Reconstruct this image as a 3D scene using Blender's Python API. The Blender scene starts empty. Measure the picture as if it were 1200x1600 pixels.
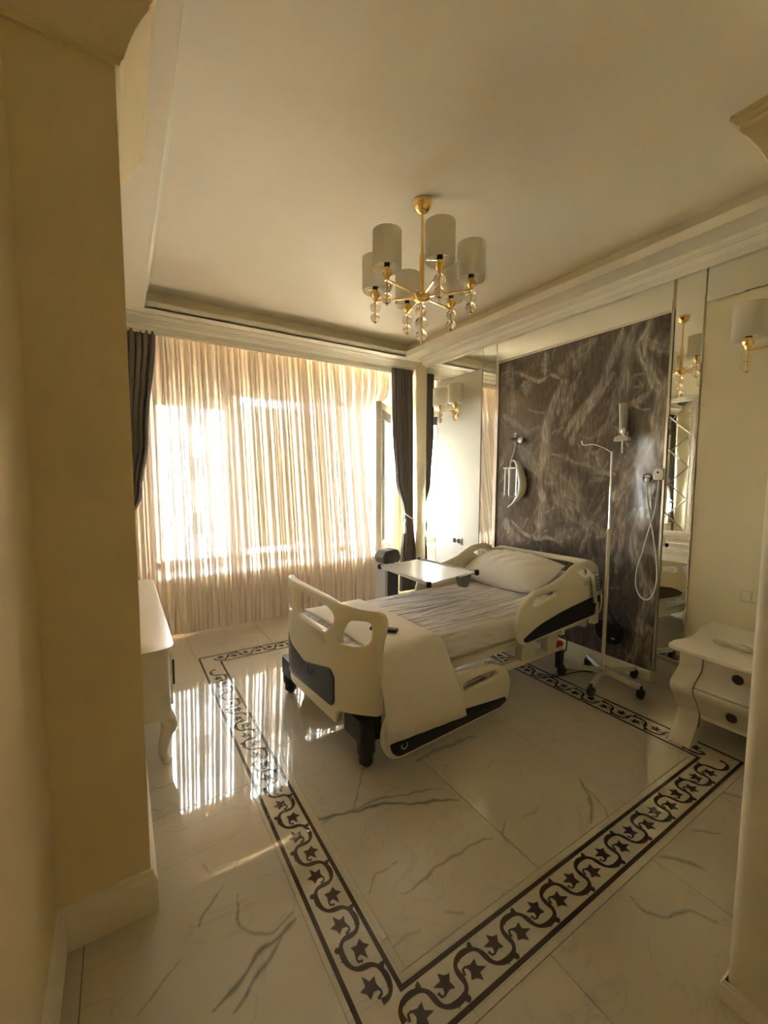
import bpy, bmesh, math, random
import numpy as np
from mathutils import Vector, Matrix

random.seed(4)
np.random.seed(4)
SC = bpy.context.scene
COL = SC.collection
PI = math.pi

# ------------------------------------------------------------------ camera
cam_data = bpy.data.cameras.new('camera')
cam = bpy.data.objects.new('camera', cam_data)
COL.objects.link(cam)
SC.camera = cam
YAW, PITCH, ROLL, FPX = 0.560738, -0.0817083, 0.00375894, 657.568
f_ = Vector((math.sin(YAW) * math.cos(PITCH), math.cos(YAW) * math.cos(PITCH), math.sin(PITCH)))
r_ = Vector((math.cos(YAW), -math.sin(YAW), 0))
u_ = r_.cross(f_)
rr = r_ * math.cos(ROLL) + u_ * math.sin(ROLL)
uu = -r_ * math.sin(ROLL) + u_ * math.cos(ROLL)
m3 = Matrix((rr, uu, -f_)).transposed()
cam.matrix_world = Matrix.Translation((0, 0, 1.55)) @ m3.to_4x4()
cam_data.sensor_fit = 'HORIZONTAL'
cam_data.sensor_width = 36.0
cam_data.lens = FPX / 1200 * 36.0
cam_data.clip_start = 0.02
cam_data.clip_end = 300

# ------------------------------------------------------------------ world, sun, exposure
world = bpy.data.worlds.new('sky')
SC.world = world
world.use_nodes = True
bg = world.node_tree.nodes['Background']
bg.inputs['Color'].default_value = (0.93, 0.96, 1.0, 1)
bg.inputs['Strength'].default_value = 18.0

sun_d = bpy.data.lights.new('sun', 'SUN')
sun_d.energy = 42.0
sun_d.angle = math.radians(1.0)
sun_d.color = (1.0, 0.93, 0.74)
sun = bpy.data.objects.new('sun', sun_d)
sun.rotation_euler = Vector((0.62, -0.32, -0.72)).to_track_quat('-Z', 'Y').to_euler()
sun.location = (-6, 9, 10)
COL.objects.link(sun)

por_d = bpy.data.lights.new('window_portal', 'AREA')
por_d.shape = 'RECTANGLE'
por_d.size, por_d.size_y = 2.98, 1.96
por_d.cycles.is_portal = True
por = bpy.data.objects.new('window_portal', por_d)
por.location = (1.77, 5.12, 1.55)
por.rotation_euler = (math.radians(-90), 0, 0)
COL.objects.link(por)

SC.view_settings.view_transform = 'Standard'
SC.view_settings.look = 'None'
SC.view_settings.exposure = 2.15
SC.view_settings.gamma = 1.0
SC.view_settings.use_curve_mapping = False
SC.cycles.use_denoising = True
SC.cycles.max_bounces = 14
SC.cycles.diffuse_bounces = 8
SC.cycles.glossy_bounces = 6
SC.cycles.transmission_bounces = 8
SC.cycles.transparent_max_bounces = 16
SC.cycles.caustics_reflective = False
SC.cycles.caustics_refractive = False
SC.cycles.sample_clamp_indirect = 8.0

# ------------------------------------------------------------------ materials
def mat(name, color, rough=0.5, metal=0.0, spec=0.5, noise=0.0, nscale=20.0, bump=0.0, bscale=60.0,
        coat=0.0, trans=0.0, ior=1.45, emit=None, sheen=0.0):
    m = bpy.data.materials.new(name)
    m.use_nodes = True
    nt = m.node_tree
    b = nt.nodes['Principled BSDF']
    b.inputs['Roughness'].default_value = rough
    b.inputs['Metallic'].default_value = metal
    b.inputs['Specular IOR Level'].default_value = spec
    b.inputs['IOR'].default_value = ior
    b.inputs['Coat Weight'].default_value = coat
    b.inputs['Coat Roughness'].default_value = 0.03
    b.inputs['Transmission Weight'].default_value = trans
    b.inputs['Base Color'].default_value = (*color, 1)
    tc = nt.nodes.new('ShaderNodeTexCoord')
    if noise > 0:
        n = nt.nodes.new('ShaderNodeTexNoise')
        n.inputs['Scale'].default_value = nscale
        n.inputs['Detail'].default_value = 4
        nt.links.new(tc.outputs['Object'], n.inputs['Vector'])
        mx = nt.nodes.new('ShaderNodeMix')
        mx.data_type = 'RGBA'
        mx.inputs[6].default_value = (*[c * (1 - noise) for c in color], 1)
        mx.inputs[7].default_value = (*[min(1, c * (1 + noise)) for c in color], 1)
        nt.links.new(n.outputs['Fac'], mx.inputs[0])
        nt.links.new(mx.outputs[2], b.inputs['Base Color'])
    if bump > 0:
        n2 = nt.nodes.new('ShaderNodeTexNoise')
        n2.inputs['Scale'].default_value = bscale
        n2.inputs['Detail'].default_value = 3
        nt.links.new(tc.outputs['Object'], n2.inputs['Vector'])
        bp = nt.nodes.new('ShaderNodeBump')
        bp.inputs['Strength'].default_value = bump
        bp.inputs['Distance'].default_value = 0.01
        nt.links.new(n2.outputs['Fac'], bp.inputs['Height'])
        nt.links.new(bp.outputs['Normal'], b.inputs['Normal'])
    return m

M = {}
M['ceiling'] = mat('ceiling_paint', (0.89, 0.83, 0.69), 0.55, noise=0.02, nscale=3, bump=0.02, bscale=200)
M['trim'] = mat('trim_paint', (0.88, 0.845, 0.73), 0.35, noise=0.02, nscale=5)
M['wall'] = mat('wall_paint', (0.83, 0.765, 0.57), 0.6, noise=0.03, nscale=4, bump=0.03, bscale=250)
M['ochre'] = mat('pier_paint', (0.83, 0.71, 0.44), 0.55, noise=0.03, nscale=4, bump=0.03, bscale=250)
M['wwall'] = mat('window_wall_paint', (0.88, 0.83, 0.72), 0.6, noise=0.02, nscale=4)
M['beige'] = mat('beige_panel_lacquer', (0.76, 0.685, 0.46), 0.35, noise=0.02, nscale=2)
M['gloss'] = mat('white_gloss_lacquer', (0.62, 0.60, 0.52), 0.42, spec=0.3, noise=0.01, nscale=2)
M['skirt'] = mat('skirting_paint', (0.86, 0.80, 0.66), 0.3, noise=0.03, nscale=6)
M['mirror'] = mat('mirror_glass', (0.90, 0.92, 0.88), 0.01, metal=1.0, noise=0.01, nscale=2)
M['silver'] = mat('silver_frame', (0.72, 0.70, 0.64), 0.25, metal=1.0, noise=0.05, nscale=30)
M['chrome'] = mat('chrome', (0.85, 0.85, 0.83), 0.08, metal=1.0, noise=0.03, nscale=40)
M['gold'] = mat('polished_brass', (0.95, 0.66, 0.25), 0.12, metal=1.0, noise=0.06, nscale=40)
M['grout'] = mat('grout', (0.16, 0.13, 0.09), 0.8, noise=0.1, nscale=60)
M['inlay'] = mat('dark_brown_stone_inlay', (0.045, 0.026, 0.018), 0.06, noise=0.25, nscale=80, coat=0.5)
M['grey_cloth'] = mat('taupe_grey_curtain_cloth', (0.20, 0.175, 0.17), 0.85, noise=0.12, nscale=300, bump=0.1, bscale=500)
M['plastic'] = mat('cream_bed_plastic', (0.84, 0.78, 0.62), 0.28, noise=0.02, nscale=4)
M['steel'] = mat('cream_painted_steel', (0.70, 0.66, 0.54), 0.35, noise=0.04, nscale=10)
M['black'] = mat('black_plastic', (0.018, 0.018, 0.020), 0.35, noise=0.2, nscale=30)
M['darkpanel'] = mat('dark_slate_panel', (0.035, 0.040, 0.052), 0.3, noise=0.1, nscale=12)
M['grey'] = mat('grey_plastic', (0.16, 0.16, 0.165), 0.4, noise=0.1, nscale=20)
M['lightgrey'] = mat('light_grey_plastic', (0.60, 0.59, 0.56), 0.4, noise=0.03, nscale=20)
M['white'] = mat('white_plastic', (0.84, 0.82, 0.76), 0.3, noise=0.02, nscale=20)
M['red'] = mat('red_plastic', (0.60, 0.03, 0.02), 0.4, noise=0.1, nscale=30)
M['lacquer'] = mat('white_furniture_lacquer', (0.82, 0.77, 0.65), 0.22, coat=0.4, noise=0.02, nscale=5)
M['brownline'] = mat('dark_groove', (0.16, 0.10, 0.05), 0.5, noise=0.15, nscale=40)
M['bronze'] = mat('dark_bronze_knob', (0.06, 0.045, 0.035), 0.35, metal=0.6, noise=0.2, nscale=60)
M['towel'] = mat('cream_blanket', (0.88, 0.82, 0.72), 0.9, noise=0.03, nscale=15, bump=0.25, bscale=350)
M['pillow'] = mat('white_pillow_cotton', (0.92, 0.89, 0.84), 0.85, noise=0.02, nscale=8)
M['tabletop'] = mat('white_table_laminate', (0.80, 0.80, 0.78), 0.25, noise=0.02, nscale=8)
M['frame'] = mat('white_window_frame', (0.86, 0.85, 0.80), 0.3, noise=0.02, nscale=10)
M['hose'] = mat('translucent_hose', (0.62, 0.60, 0.50), 0.35, noise=0.05, nscale=20)
M['pale'] = mat('pale_twisted_ceramic', (0.66, 0.58, 0.46), 0.35, noise=0.08, nscale=25)
M['facade'] = mat('pale_grey_facade', (0.55, 0.57, 0.60), 0.9, noise=0.05, nscale=2)
M['redfacade'] = mat('red_brick_facade', (0.50, 0.25, 0.22), 0.9, noise=0.12, nscale=6)
M['farglass'] = mat('far_window_glass', (0.10, 0.12, 0.14), 0.1, noise=0.1, nscale=3)
M['ground'] = mat('outside_ground', (0.74, 0.71, 0.60), 0.95, noise=0.15, nscale=1)
M['blind'] = mat('beige_blind_plastic', (0.74, 0.66, 0.52), 0.5, noise=0.04, nscale=10)

def glass_mat(name, tint, ior=1.45, rough=0.0):
    m = mat(name, tint, rough, trans=1.0, ior=ior, noise=0.01, nscale=3)
    return m
M['ballglass'] = glass_mat('clear_champagne_glass', (0.98, 0.94, 0.86), 1.28)
M['clear'] = mat('clear_plastic', (0.90, 0.90, 0.86), 0.08, trans=0.62, ior=1.35, noise=0.02, nscale=10)

def pane_mat():                      # thin window glass: passes light straight, mirrors a little at grazing angles
    m = bpy.data.materials.new('window_pane_glass'); m.use_nodes = True
    nt = m.node_tree; nt.nodes.clear()
    o = nt.nodes.new('ShaderNodeOutputMaterial'); t = nt.nodes.new('ShaderNodeBsdfTransparent')
    g = nt.nodes.new('ShaderNodeBsdfGlossy'); fr = nt.nodes.new('ShaderNodeFresnel'); mx = nt.nodes.new('ShaderNodeMixShader')
    g.inputs['Roughness'].default_value = 0.02
    t.inputs['Color'].default_value = (0.96, 0.97, 0.96, 1)
    fr.inputs['IOR'].default_value = 1.45
    nt.links.new(fr.outputs[0], mx.inputs[0]); nt.links.new(t.outputs[0], mx.inputs[1]); nt.links.new(g.outputs[0], mx.inputs[2])
    nt.links.new(mx.outputs[0], o.inputs[0])
    return m
M['pane'] = pane_mat()

def shade_mat():                     # lampshade linen: diffuse with light shining through
    m = bpy.data.materials.new('white_linen_shade'); m.use_nodes = True
    nt = m.node_tree; nt.nodes.clear()
    o = nt.nodes.new('ShaderNodeOutputMaterial'); d = nt.nodes.new('ShaderNodeBsdfDiffuse'); t = nt.nodes.new('ShaderNodeBsdfTranslucent')
    mx = nt.nodes.new('ShaderNodeMixShader'); tc = nt.nodes.new('ShaderNodeTexCoord'); n = nt.nodes.new('ShaderNodeTexNoise'); cr = nt.nodes.new('ShaderNodeMix')
    cr.data_type = 'RGBA'; cr.inputs[6].default_value = (0.90, 0.87, 0.79, 1); cr.inputs[7].default_value = (0.94, 0.91, 0.83, 1)
    n.inputs['Scale'].default_value = 120
    nt.links.new(tc.outputs['Object'], n.inputs['Vector']); nt.links.new(n.outputs['Fac'], cr.inputs[0])
    nt.links.new(cr.outputs[2], d.inputs['Color']); nt.links.new(cr.outputs[2], t.inputs['Color'])
    mx.inputs[0].default_value = 0.62
    nt.links.new(d.outputs[0], mx.inputs[1]); nt.links.new(t.outputs[0], mx.inputs[2]); nt.links.new(mx.outputs[0], o.inputs[0])
    return m
M['shade'] = shade_mat()
def slat_mat():
    m = shade_mat(); m.name = 'beige_blind_slat'
    for n in m.node_tree.nodes:
        if n.bl_idname == 'ShaderNodeMixShader': n.inputs[0].default_value = 0.04
        if n.bl_idname == 'ShaderNodeMix': n.inputs[6].default_value = (0.46, 0.38, 0.28, 1); n.inputs[7].default_value = (0.50, 0.42, 0.31, 1)
    return m
M['slat'] = slat_mat()

def sheer_mat():                     # voile with woven vertical bands and openwork ladders; UV.x runs along the cloth in metres, UV.y is height
    m = bpy.data.materials.new('cream_voile'); m.use_nodes = True
    nt = m.node_tree; nt.nodes.clear(); N = nt.nodes.new; L = nt.links.new
    o = N('ShaderNodeOutputMaterial'); uv = N('ShaderNodeUVMap'); sep = N('ShaderNodeSeparateXYZ'); L(uv.outputs[0], sep.inputs[0])
    def math_(op, a, b=None, c=None):
        k = N('ShaderNodeMath'); k.operation = op
        for i, v in enumerate((a, b, c)):
            if v is None: continue
            if isinstance(v, (int, float)): k.inputs[i].default_value = v
            else: L(v, k.inputs[i])
        return k.outputs[0]
    # broad woven bands of uneven width
    n1 = N('ShaderNodeTexNoise'); n1.noise_dimensions = '1D'; n1.inputs['Scale'].default_value = 7.0; n1.inputs['Detail'].default_value = 2
    L(sep.outputs[0], n1.inputs['W'])
    band = N('ShaderNodeMapRange'); band.inputs[1].default_value = 0.44; band.inputs[2].default_value = 0.50
    L(n1.outputs['Fac'], band.inputs[0])
    # openwork ladders: narrow columns with little rungs
    colw = math_('FRACT', math_('MULTIPLY', sep.outputs[0], 3.1))
    incol = math_('LESS_THAN', colw, 0.20)
    rung = math_('GREATER_THAN', math_('SINE', math_('ADD', math_('MULTIPLY', sep.outputs[1], 330.0), math_('MULTIPLY', math_('ABSOLUTE', math_('SUBTRACT', colw, 0.10)), 40.0))), 0.1)
    lad = math_('MULTIPLY', incol, rung)
    fac = math_('ADD', math_('MULTIPLY', band.outputs[0], 0.012), 0.978)      # opacity
    fac = math_('ADD', fac, math_('MULTIPLY', incol, 0.01))
    fac = math_('SUBTRACT', fac, math_('MULTIPLY', lad, 0.018))
    n3 = N('ShaderNodeTexNoise'); n3.noise_dimensions = '1D'; n3.inputs['Scale'].default_value = 16.0; n3.inputs['Detail'].default_value = 1
    L(sep.outputs[0], n3.inputs['W'])
    slit = N('ShaderNodeMapRange'); slit.inputs[1].default_value = 0.53; slit.inputs[2].default_value = 0.57
    L(n3.outputs['Fac'], slit.inputs[0])
    fac = math_('SUBTRACT', fac, math_('MULTIPLY', slit.outputs[0], 0.24))
    fac = math_('MINIMUM', math_('MAXIMUM', fac, 0.3), 0.993)
    t = N('ShaderNodeBsdfTransparent'); d = N('ShaderNodeBsdfDiffuse'); tl = N('ShaderNodeBsdfTranslucent')
    t.inputs['Color'].default_value = (1, 0.98, 0.95, 1)
    d.inputs['Color'].default_value = (0.90, 0.79, 0.69, 1); tl.inputs['Color'].default_value = (0.86, 0.76, 0.64, 1)
    mx = N('ShaderNodeMixShader'); mx.inputs[0].default_value = 0.020
    L(d.outputs[0], mx.inputs[1]); L(tl.outputs[0], mx.inputs[2])
    m2 = N('ShaderNodeMixShader'); L(fac, m2.inputs[0]); L(t.outputs[0], m2.inputs[1]); L(mx.outputs[0], m2.inputs[2])
    L(m2.outputs[0], o.inputs[0])
    return m
M['sheer'] = sheer_mat()

def vein_mat(name, base, dark, rough, coat, marble=False):
    m = bpy.data.materials.new(name); m.use_nodes = True
    nt = m.node_tree; N = nt.nodes.new; L = nt.links.new
    b = nt.nodes['Principled BSDF']
    b.inputs['Roughness'].default_value = rough; b.inputs['Coat Weight'].default_value = coat; b.inputs['Coat Roughness'].default_value = 0.02; b.inputs['Coat IOR'].default_value = 1.65
    at = N('ShaderNodeAttribute'); at.attribute_name = 'vein'
    tc = N('ShaderNodeTexCoord')
    n = N('ShaderNodeTexNoise'); n.inputs['Scale'].default_value = 2.2; n.inputs['Detail'].default_value = 6; n.inputs['Distortion'].default_value = 1.2
    L(tc.outputs['Object'], n.inputs['Vector'])
    if marble:
        # fine streaks that follow a warped direction
        mp = N('ShaderNodeMapping'); mp.inputs['Rotation'].default_value = (math.radians(-30), 0, 0); mp.inputs['Scale'].default_value = (1, 4.2, 1.0)
        L(tc.outputs['Object'], mp.inputs['Vector'])
        n2 = N('ShaderNodeTexNoise'); n2.inputs['Scale'].default_value = 4.6; n2.inputs['Detail'].default_value = 8; n2.inputs['Distortion'].default_value = 2.2
        L(mp.outputs[0], n2.inputs['Vector'])
        r0 = N('ShaderNodeValToRGB'); L(n2.outputs['Fac'], r0.inputs[0])
        r0.color_ramp.elements[0].position = 0.22; r0.color_ramp.elements[0].color = (0.062, 0.048, 0.036, 1)
        r0.color_ramp.elements[1].position = 0.82; r0.color_ramp.elements[1].color = (0.20, 0.165, 0.13, 1)
        e = r0.color_ramp.elements.new(0.52); e.color = (0.115, 0.092, 0.072, 1)
        mm = N('ShaderNodeMath'); mm.operation = 'MULTIPLY_ADD'; mm.inputs[1].default_value = 0.9; mm.inputs[2].default_value = 0.55
        L(n.outputs['Fac'], mm.inputs[0])
        mul = N('ShaderNodeMath'); mul.operation = 'MULTIPLY'; mul.use_clamp = True
        sk_ = N('ShaderNodeMath'); sk_.operation = 'MULTIPLY_ADD'; sk_.inputs[1].default_value = 3.0; sk_.inputs[2].default_value = -0.6; L(n2.outputs['Fac'], sk_.inputs[0])
        s2_ = N('ShaderNodeMath'); s2_.operation = 'MULTIPLY'; L(sk_.outputs[0], s2_.inputs[0]); L(mm.outputs[0], s2_.inputs[1])
        L(at.outputs['Fac'], mul.inputs[0]); L(s2_.outputs[0], mul.inputs[1])
        mx = N('ShaderNodeMix'); mx.data_type = 'RGBA'; L(mul.outputs[0], mx.inputs[0]); L(r0.outputs[0], mx.inputs[6])
        mx.inputs[7].default_value = (0.60, 0.54, 0.45, 1)
        L(mx.outputs[2], b.inputs['Base Color'])
    else:
        # faint cloudiness and hairline veins, with the traced veins on top
        n3 = N('ShaderNodeTexNoise'); n3.inputs['Scale'].default_value = 1.6; n3.inputs['Detail'].default_value = 5; n3.inputs['Distortion'].default_value = 2.0
        L(tc.outputs['Object'], n3.inputs['Vector'])
        ab = N('ShaderNodeMath'); ab.operation = 'SUBTRACT'; ab.inputs[1].default_value = 0.5; L(n3.outputs['Fac'], ab.inputs[0])
        ab2 = N('ShaderNodeMath'); ab2.operation = 'ABSOLUTE'; L(ab.outputs[0], ab2.inputs[0])
        mr = N('ShaderNodeMapRange'); mr.inputs[1].default_value = 0.0; mr.inputs[2].default_value = 0.012; mr.inputs[3].default_value = 0.16; mr.inputs[4].default_value = 0.0
        L(ab2.outputs[0], mr.inputs[0])
        ad = N('ShaderNodeMath'); ad.operation = 'ADD'; ad.use_clamp = True; L(mr.outputs[0], ad.inputs[0]); L(at.outputs['Fac'], ad.inputs[1])
        c0 = N('ShaderNodeMix'); c0.data_type = 'RGBA'; L(n.outputs['Fac'], c0.inputs[0])
        c0.inputs[6].default_value = (*[v * 0.94 for v in base], 1); c0.inputs[7].default_value = (*base, 1)
        mx = N('ShaderNodeMix'); mx.data_type = 'RGBA'; L(ad.outputs[0], mx.inputs[0]); L(c0.outputs[2], mx.inputs[6]); mx.inputs[7].default_value = (*dark, 1)
        L(mx.outputs[2], b.inputs['Base Color'])
    return m
M['tile'] = vein_mat('polished_white_marble_tile', (0.62, 0.57, 0.46), (0.17, 0.18, 0.145), 0.03, 1.0)
M['marble'] = vein_mat('polished_brown_marble', (0.1, 0.07, 0.05), (0.5, 0.45, 0.38), 0.07, 0.3, True)

def sheet_mat():
    m = mat('pale_grey_sheet_cotton', (0.86, 0.82, 0.81), 0.8)
    nt = m.node_tree; N = nt.nodes.new; L = nt.links.new
    b = nt.nodes['Principled BSDF']; tc = N('ShaderNodeTexCoord')
    mp = N('ShaderNodeMapping'); mp.inputs['Rotation'].default_value = (0, 0, math.radians(-7)); mp.inputs['Scale'].default_value = (1.5, 13, 3)
    L(tc.outputs['Object'], mp.inputs['Vector'])
    n = N('ShaderNodeTexNoise'); n.inputs['Scale'].default_value = 1.5; n.inputs['Detail'].default_value = 2; n.inputs['Distortion'].default_value = 0.6
    L(mp.outputs[0], n.inputs['Vector'])
    ra = N('ShaderNodeMapRange'); ra.inputs[1].default_value = 0.45; ra.inputs[2].default_value = 0.7; L(n.outputs['Fac'], ra.inputs[0])
    bp = N('ShaderNodeBump'); bp.inputs['Strength'].default_value = 1.0; bp.inputs['Distance'].default_value = 0.035
    L(ra.outputs[0], bp.inputs['Height']); L(bp.outputs[0], b.inputs['Normal'])
    return m
M['sheet'] = sheet_mat()

def perf_mat():                      # radiator cover grille: a lattice of diamonds cut from a cream sheet
    m = mat('patterned_grille', (0.80, 0.72, 0.58), 0.5)
    nt = m.node_tree; N = nt.nodes.new; L = nt.links.new
    b = nt.nodes['Principled BSDF']; tc = N('ShaderNodeTexCoord')
    mp = N('ShaderNodeMapping'); mp.inputs['Rotation'].default_value = (0, math.radians(45), 0); mp.inputs['Scale'].default_value = (34, 34, 34)
    L(tc.outputs['Object'], mp.inputs['Vector'])
    ck = N('ShaderNodeTexChecker'); ck.inputs['Scale'].default_value = 1.0
    ck.inputs['Color1'].default_value = (0.80, 0.73, 0.60, 1); ck.inputs['Color2'].default_value = (0.30, 0.24, 0.17, 1)
    L(mp.outputs[0], ck.inputs['Vector']); L(ck.outputs[0], b.inputs['Base Color'])
    return m
M['perf'] = perf_mat()

# ------------------------------------------------------------------ mesh helpers
def setp(o, label=None, cat=None, group=None, kind=None):
    if label: o['label'] = label
    if cat: o['category'] = cat
    if group: o['group'] = group
    if kind: o['kind'] = kind
    return o

def thing(name, label, cat, loc=(0, 0, 0), rz=0.0, group=None):
    o = bpy.data.objects.new(name, None)
    o.empty_display_size = 0.1
    COL.objects.link(o)
    o.location = loc; o.rotation_euler = (0, 0, rz)
    return setp(o, label, cat, group)

def link(name, me, m, parent=None, smooth=False, bevel=0.0, seg=2, angle=35):
    o = bpy.data.objects.new(name, me)
    COL.objects.link(o)
    if m is not None:
        me.materials.clear(); me.materials.append(m)
    if smooth:
        me.polygons.foreach_set('use_smooth', [True] * len(me.polygons))
        try: me.set_sharp_from_angle(angle=math.radians(angle))
        except Exception: pass
    if parent is not None: o.parent = parent
    if bevel > 0:
        b = o.modifiers.new('bevel', 'BEVEL'); b.width = bevel; b.segments = seg; b.limit_method = 'ANGLE'; b.angle_limit = math.radians(40)
    return o

class MB:
    def __init__(s): s.v = []; s.f = []
    def add(s, vs, fs):
        k = len(s.v); s.v += [tuple(p) for p in vs]; s.f += [tuple(i + k for i in f) for f in fs]; return s
    def box(s, lo, hi, T=None):
        x0, y0, z0 = lo; x1, y1, z1 = hi
        vs = [Vector(p) for p in ((x0, y0, z0), (x1, y0, z0), (x1, y1, z0), (x0, y1, z0), (x0, y0, z1), (x1, y0, z1), (x1, y1, z1), (x0, y1, z1))]
        if T is not None: vs = [T @ p for p in vs]
        return s.add(vs, [(0, 3, 2, 1), (4, 5, 6, 7), (0, 1, 5, 4), (1, 2, 6, 5), (2, 3, 7, 6), (3, 0, 4, 7)])
    def tube(s, pts, r, n=10, cap=True):
        pts = [Vector(p) for p in pts]; R = r if isinstance(r, (list, tuple)) else [r] * len(pts)
        vs = []; fs = []; side = None
        for i, p in enumerate(pts):
            d = (pts[min(i + 1, len(pts) - 1)] - pts[max(i - 1, 0)]).normalized()
            if side is None:
                side = d.cross(Vector((0, 0, 1)));
                if side.length < 1e-3: side = d.cross(Vector((1, 0, 0)))
            side = (side - d * side.dot(d)).normalized(); up = d.cross(side)
            for k in range(n):
                a = 2 * PI * k / n; vs.append(p + (side * math.cos(a) + up * math.sin(a)) * R[i])
        for i in range(len(pts) - 1):
            for k in range(n): fs.append((i * n + k, i * n + (k + 1) % n, (i + 1) * n + (k + 1) % n, (i + 1) * n + k))
        if cap: fs.append(tuple(range(n - 1, -1, -1))); fs.append(tuple((len(pts) - 1) * n + k for k in range(n)))
        return s.add(vs, fs)
    def lathe(s, prof, c=(0, 0, 0), n=20, axis='z', cap=True):
        vs = []; fs = []; c = Vector(c)
        for r, h in prof:
            for k in range(n):
                a = 2 * PI * k / n; p = Vector((r * math.cos(a), r * math.sin(a), h))
                if axis == 'x': p = Vector((p.z, p.x, p.y))
                if axis == 'y': p = Vector((p.x, p.z, p.y))
                vs.append(c + p)
        for i in range(len(prof) - 1):
            for k in range(n): fs.append((i * n + k, i * n + (k + 1) % n, (i + 1) * n + (k + 1) % n, (i + 1) * n + k))
        if cap:
            if prof[0][0] > 1e-5: fs.append(tuple(range(n - 1, -1, -1)))
            if prof[-1][0] > 1e-5: fs.append(tuple((len(prof) - 1) * n + k for k in range(n)))
        return s.add(vs, fs)
    def ball(s, c, r, n=16, sz=1.0):
        return s.lathe([(max(1e-6, r * math.sin(PI * i / 10)), -r * sz * math.cos(PI * i / 10)) for i in range(11)], c, n, cap=False)
    def prism(s, poly, fn, d0, d1):          # polygon (a,b) pushed between depths d0 and d1; fn(a,b,d) -> point
        n = len(poly)
        vs = [fn(a, b, d0) for a, b in poly] + [fn(a, b, d1) for a, b in poly]
        fs = [tuple(range(n - 1, -1, -1)), tuple(range(n, 2 * n))] + [(i, (i + 1) % n, n + (i + 1) % n, n + i) for i in range(n)]
        return s.add(vs, fs)
    def strip(s, rows, closed=False):         # grid of points
        nr, nc = len(rows), len(rows[0])
        vs = [p for r in rows for p in r]
        fs = [(i * nc + j, i * nc + (j + 1) % nc, (i + 1) * nc + (j + 1) % nc, (i + 1) * nc + j) for i in range(nr - 1) for j in range(nc if closed else nc - 1)]
        return s.add(vs, fs)
    def mesh(s, name, fix=True):
        me = bpy.data.meshes.new(name); me.from_pydata([tuple(p) for p in s.v], [], s.f)
        if fix:
            bm = bmesh.new(); bm.from_mesh(me); bmesh.ops.remove_doubles(bm, verts=bm.verts, dist=1e-6); bmesh.ops.recalc_face_normals(bm, faces=bm.faces); bm.to_mesh(me); bm.free()
        me.update(); return me
    def build(s, name, m, parent=None, smooth=False, bevel=0.0, seg=2, angle=35):
        return link(name, s.mesh(name), m, parent, smooth, bevel, seg, angle)

def rounded(pts, r, n=5):                     # polygon with its corners rounded
    out = []; k = len(pts)
    for i in range(k):
        p0, p, p1 = Vector(pts[i - 1]), Vector(pts[i]), Vector(pts[(i + 1) % k])
        ri = r[i] if isinstance(r, (list, tuple)) else r
        a, b = p0 - p, p1 - p
        t = min(ri, a.length * 0.48, b.length * 0.48)
        A, B = p + a.normalized() * t, p + b.normalized() * t
        for j in range(n + 1):
            w = j / n; q = A * (1 - w) ** 2 + p * 2 * w * (1 - w) + B * w ** 2
            out.append((q.x, q.y))
    return out

def plate(outer, holes, thick, fn, bevel=0.006, cuts=(), name='plate'):
    """A flat plate with holes and rounded edges: outline in (a,b), thickness along d; fn(a,b,d) -> point. cuts: values of a where it is sliced so that it can bend."""
    cu = bpy.data.curves.new(name, 'CURVE'); cu.dimensions = '2D'; cu.fill_mode = 'BOTH'
    cu.extrude = thick / 2 - bevel; cu.bevel_depth = bevel; cu.bevel_resolution = 2; cu.offset = -bevel
    for loop in [outer] + list(holes):
        sp = cu.splines.new('POLY'); sp.points.add(len(loop) - 1)
        for q, p in zip(sp.points, loop): q.co = (p[0], p[1], 0, 1)
        sp.use_cyclic_u = True
    ob = bpy.data.objects.new(name, cu); COL.objects.link(ob)
    dg = bpy.context.evaluated_depsgraph_get()
    me = bpy.data.meshes.new_from_object(ob.evaluated_get(dg))
    bpy.data.objects.remove(ob); bpy.data.curves.remove(cu)
    bm = bmesh.new(); bm.from_mesh(me); bmesh.ops.remove_doubles(bm, verts=bm.verts, dist=1e-5)
    for a in cuts:
        bmesh.ops.bisect_plane(bm, geom=bm.verts[:] + bm.edges[:] + bm.faces[:], plane_co=(a, 0, 0), plane_no=(1, 0, 0))
    for v in bm.verts: v.co = fn(*v.co)
    bmesh.ops.recalc_face_normals(bm, faces=bm.faces)
    bm.to_mesh(me); bm.free(); me.name = name; me.materials.clear()
    return me

def dup(root, loc, rz=None, label=None):
    r = root.copy(); COL.objects.link(r); r.location = loc
    if rz is not None: r.rotation_euler = (0, 0, rz)
    if label: r['label'] = label
    for ch in list(root.children):
        c = ch.copy(); COL.objects.link(c); c.parent = r
        for g in ch.children:
            d = g.copy(); COL.objects.link(d); d.parent = c
    return r

def structure(o):
    o['kind'] = 'structure'; return o

def smooth_path(pts, n=8):
    P = [Vector(p) for p in pts]; out = []
    for i in range(len(P) - 1):
        p0 = P[max(i - 1, 0)]; p1 = P[i]; p2 = P[i + 1]; p3 = P[min(i + 2, len(P) - 1)]
        for k in range(n):
            t = k / n
            out.append(0.5 * ((2 * p1) + (p2 - p0) * t + (2 * p0 - 5 * p1 + 4 * p2 - p3) * t * t + (3 * p1 - p0 - 3 * p2 + p3) * t ** 3))
    out.append(P[-1]); return out

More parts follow.
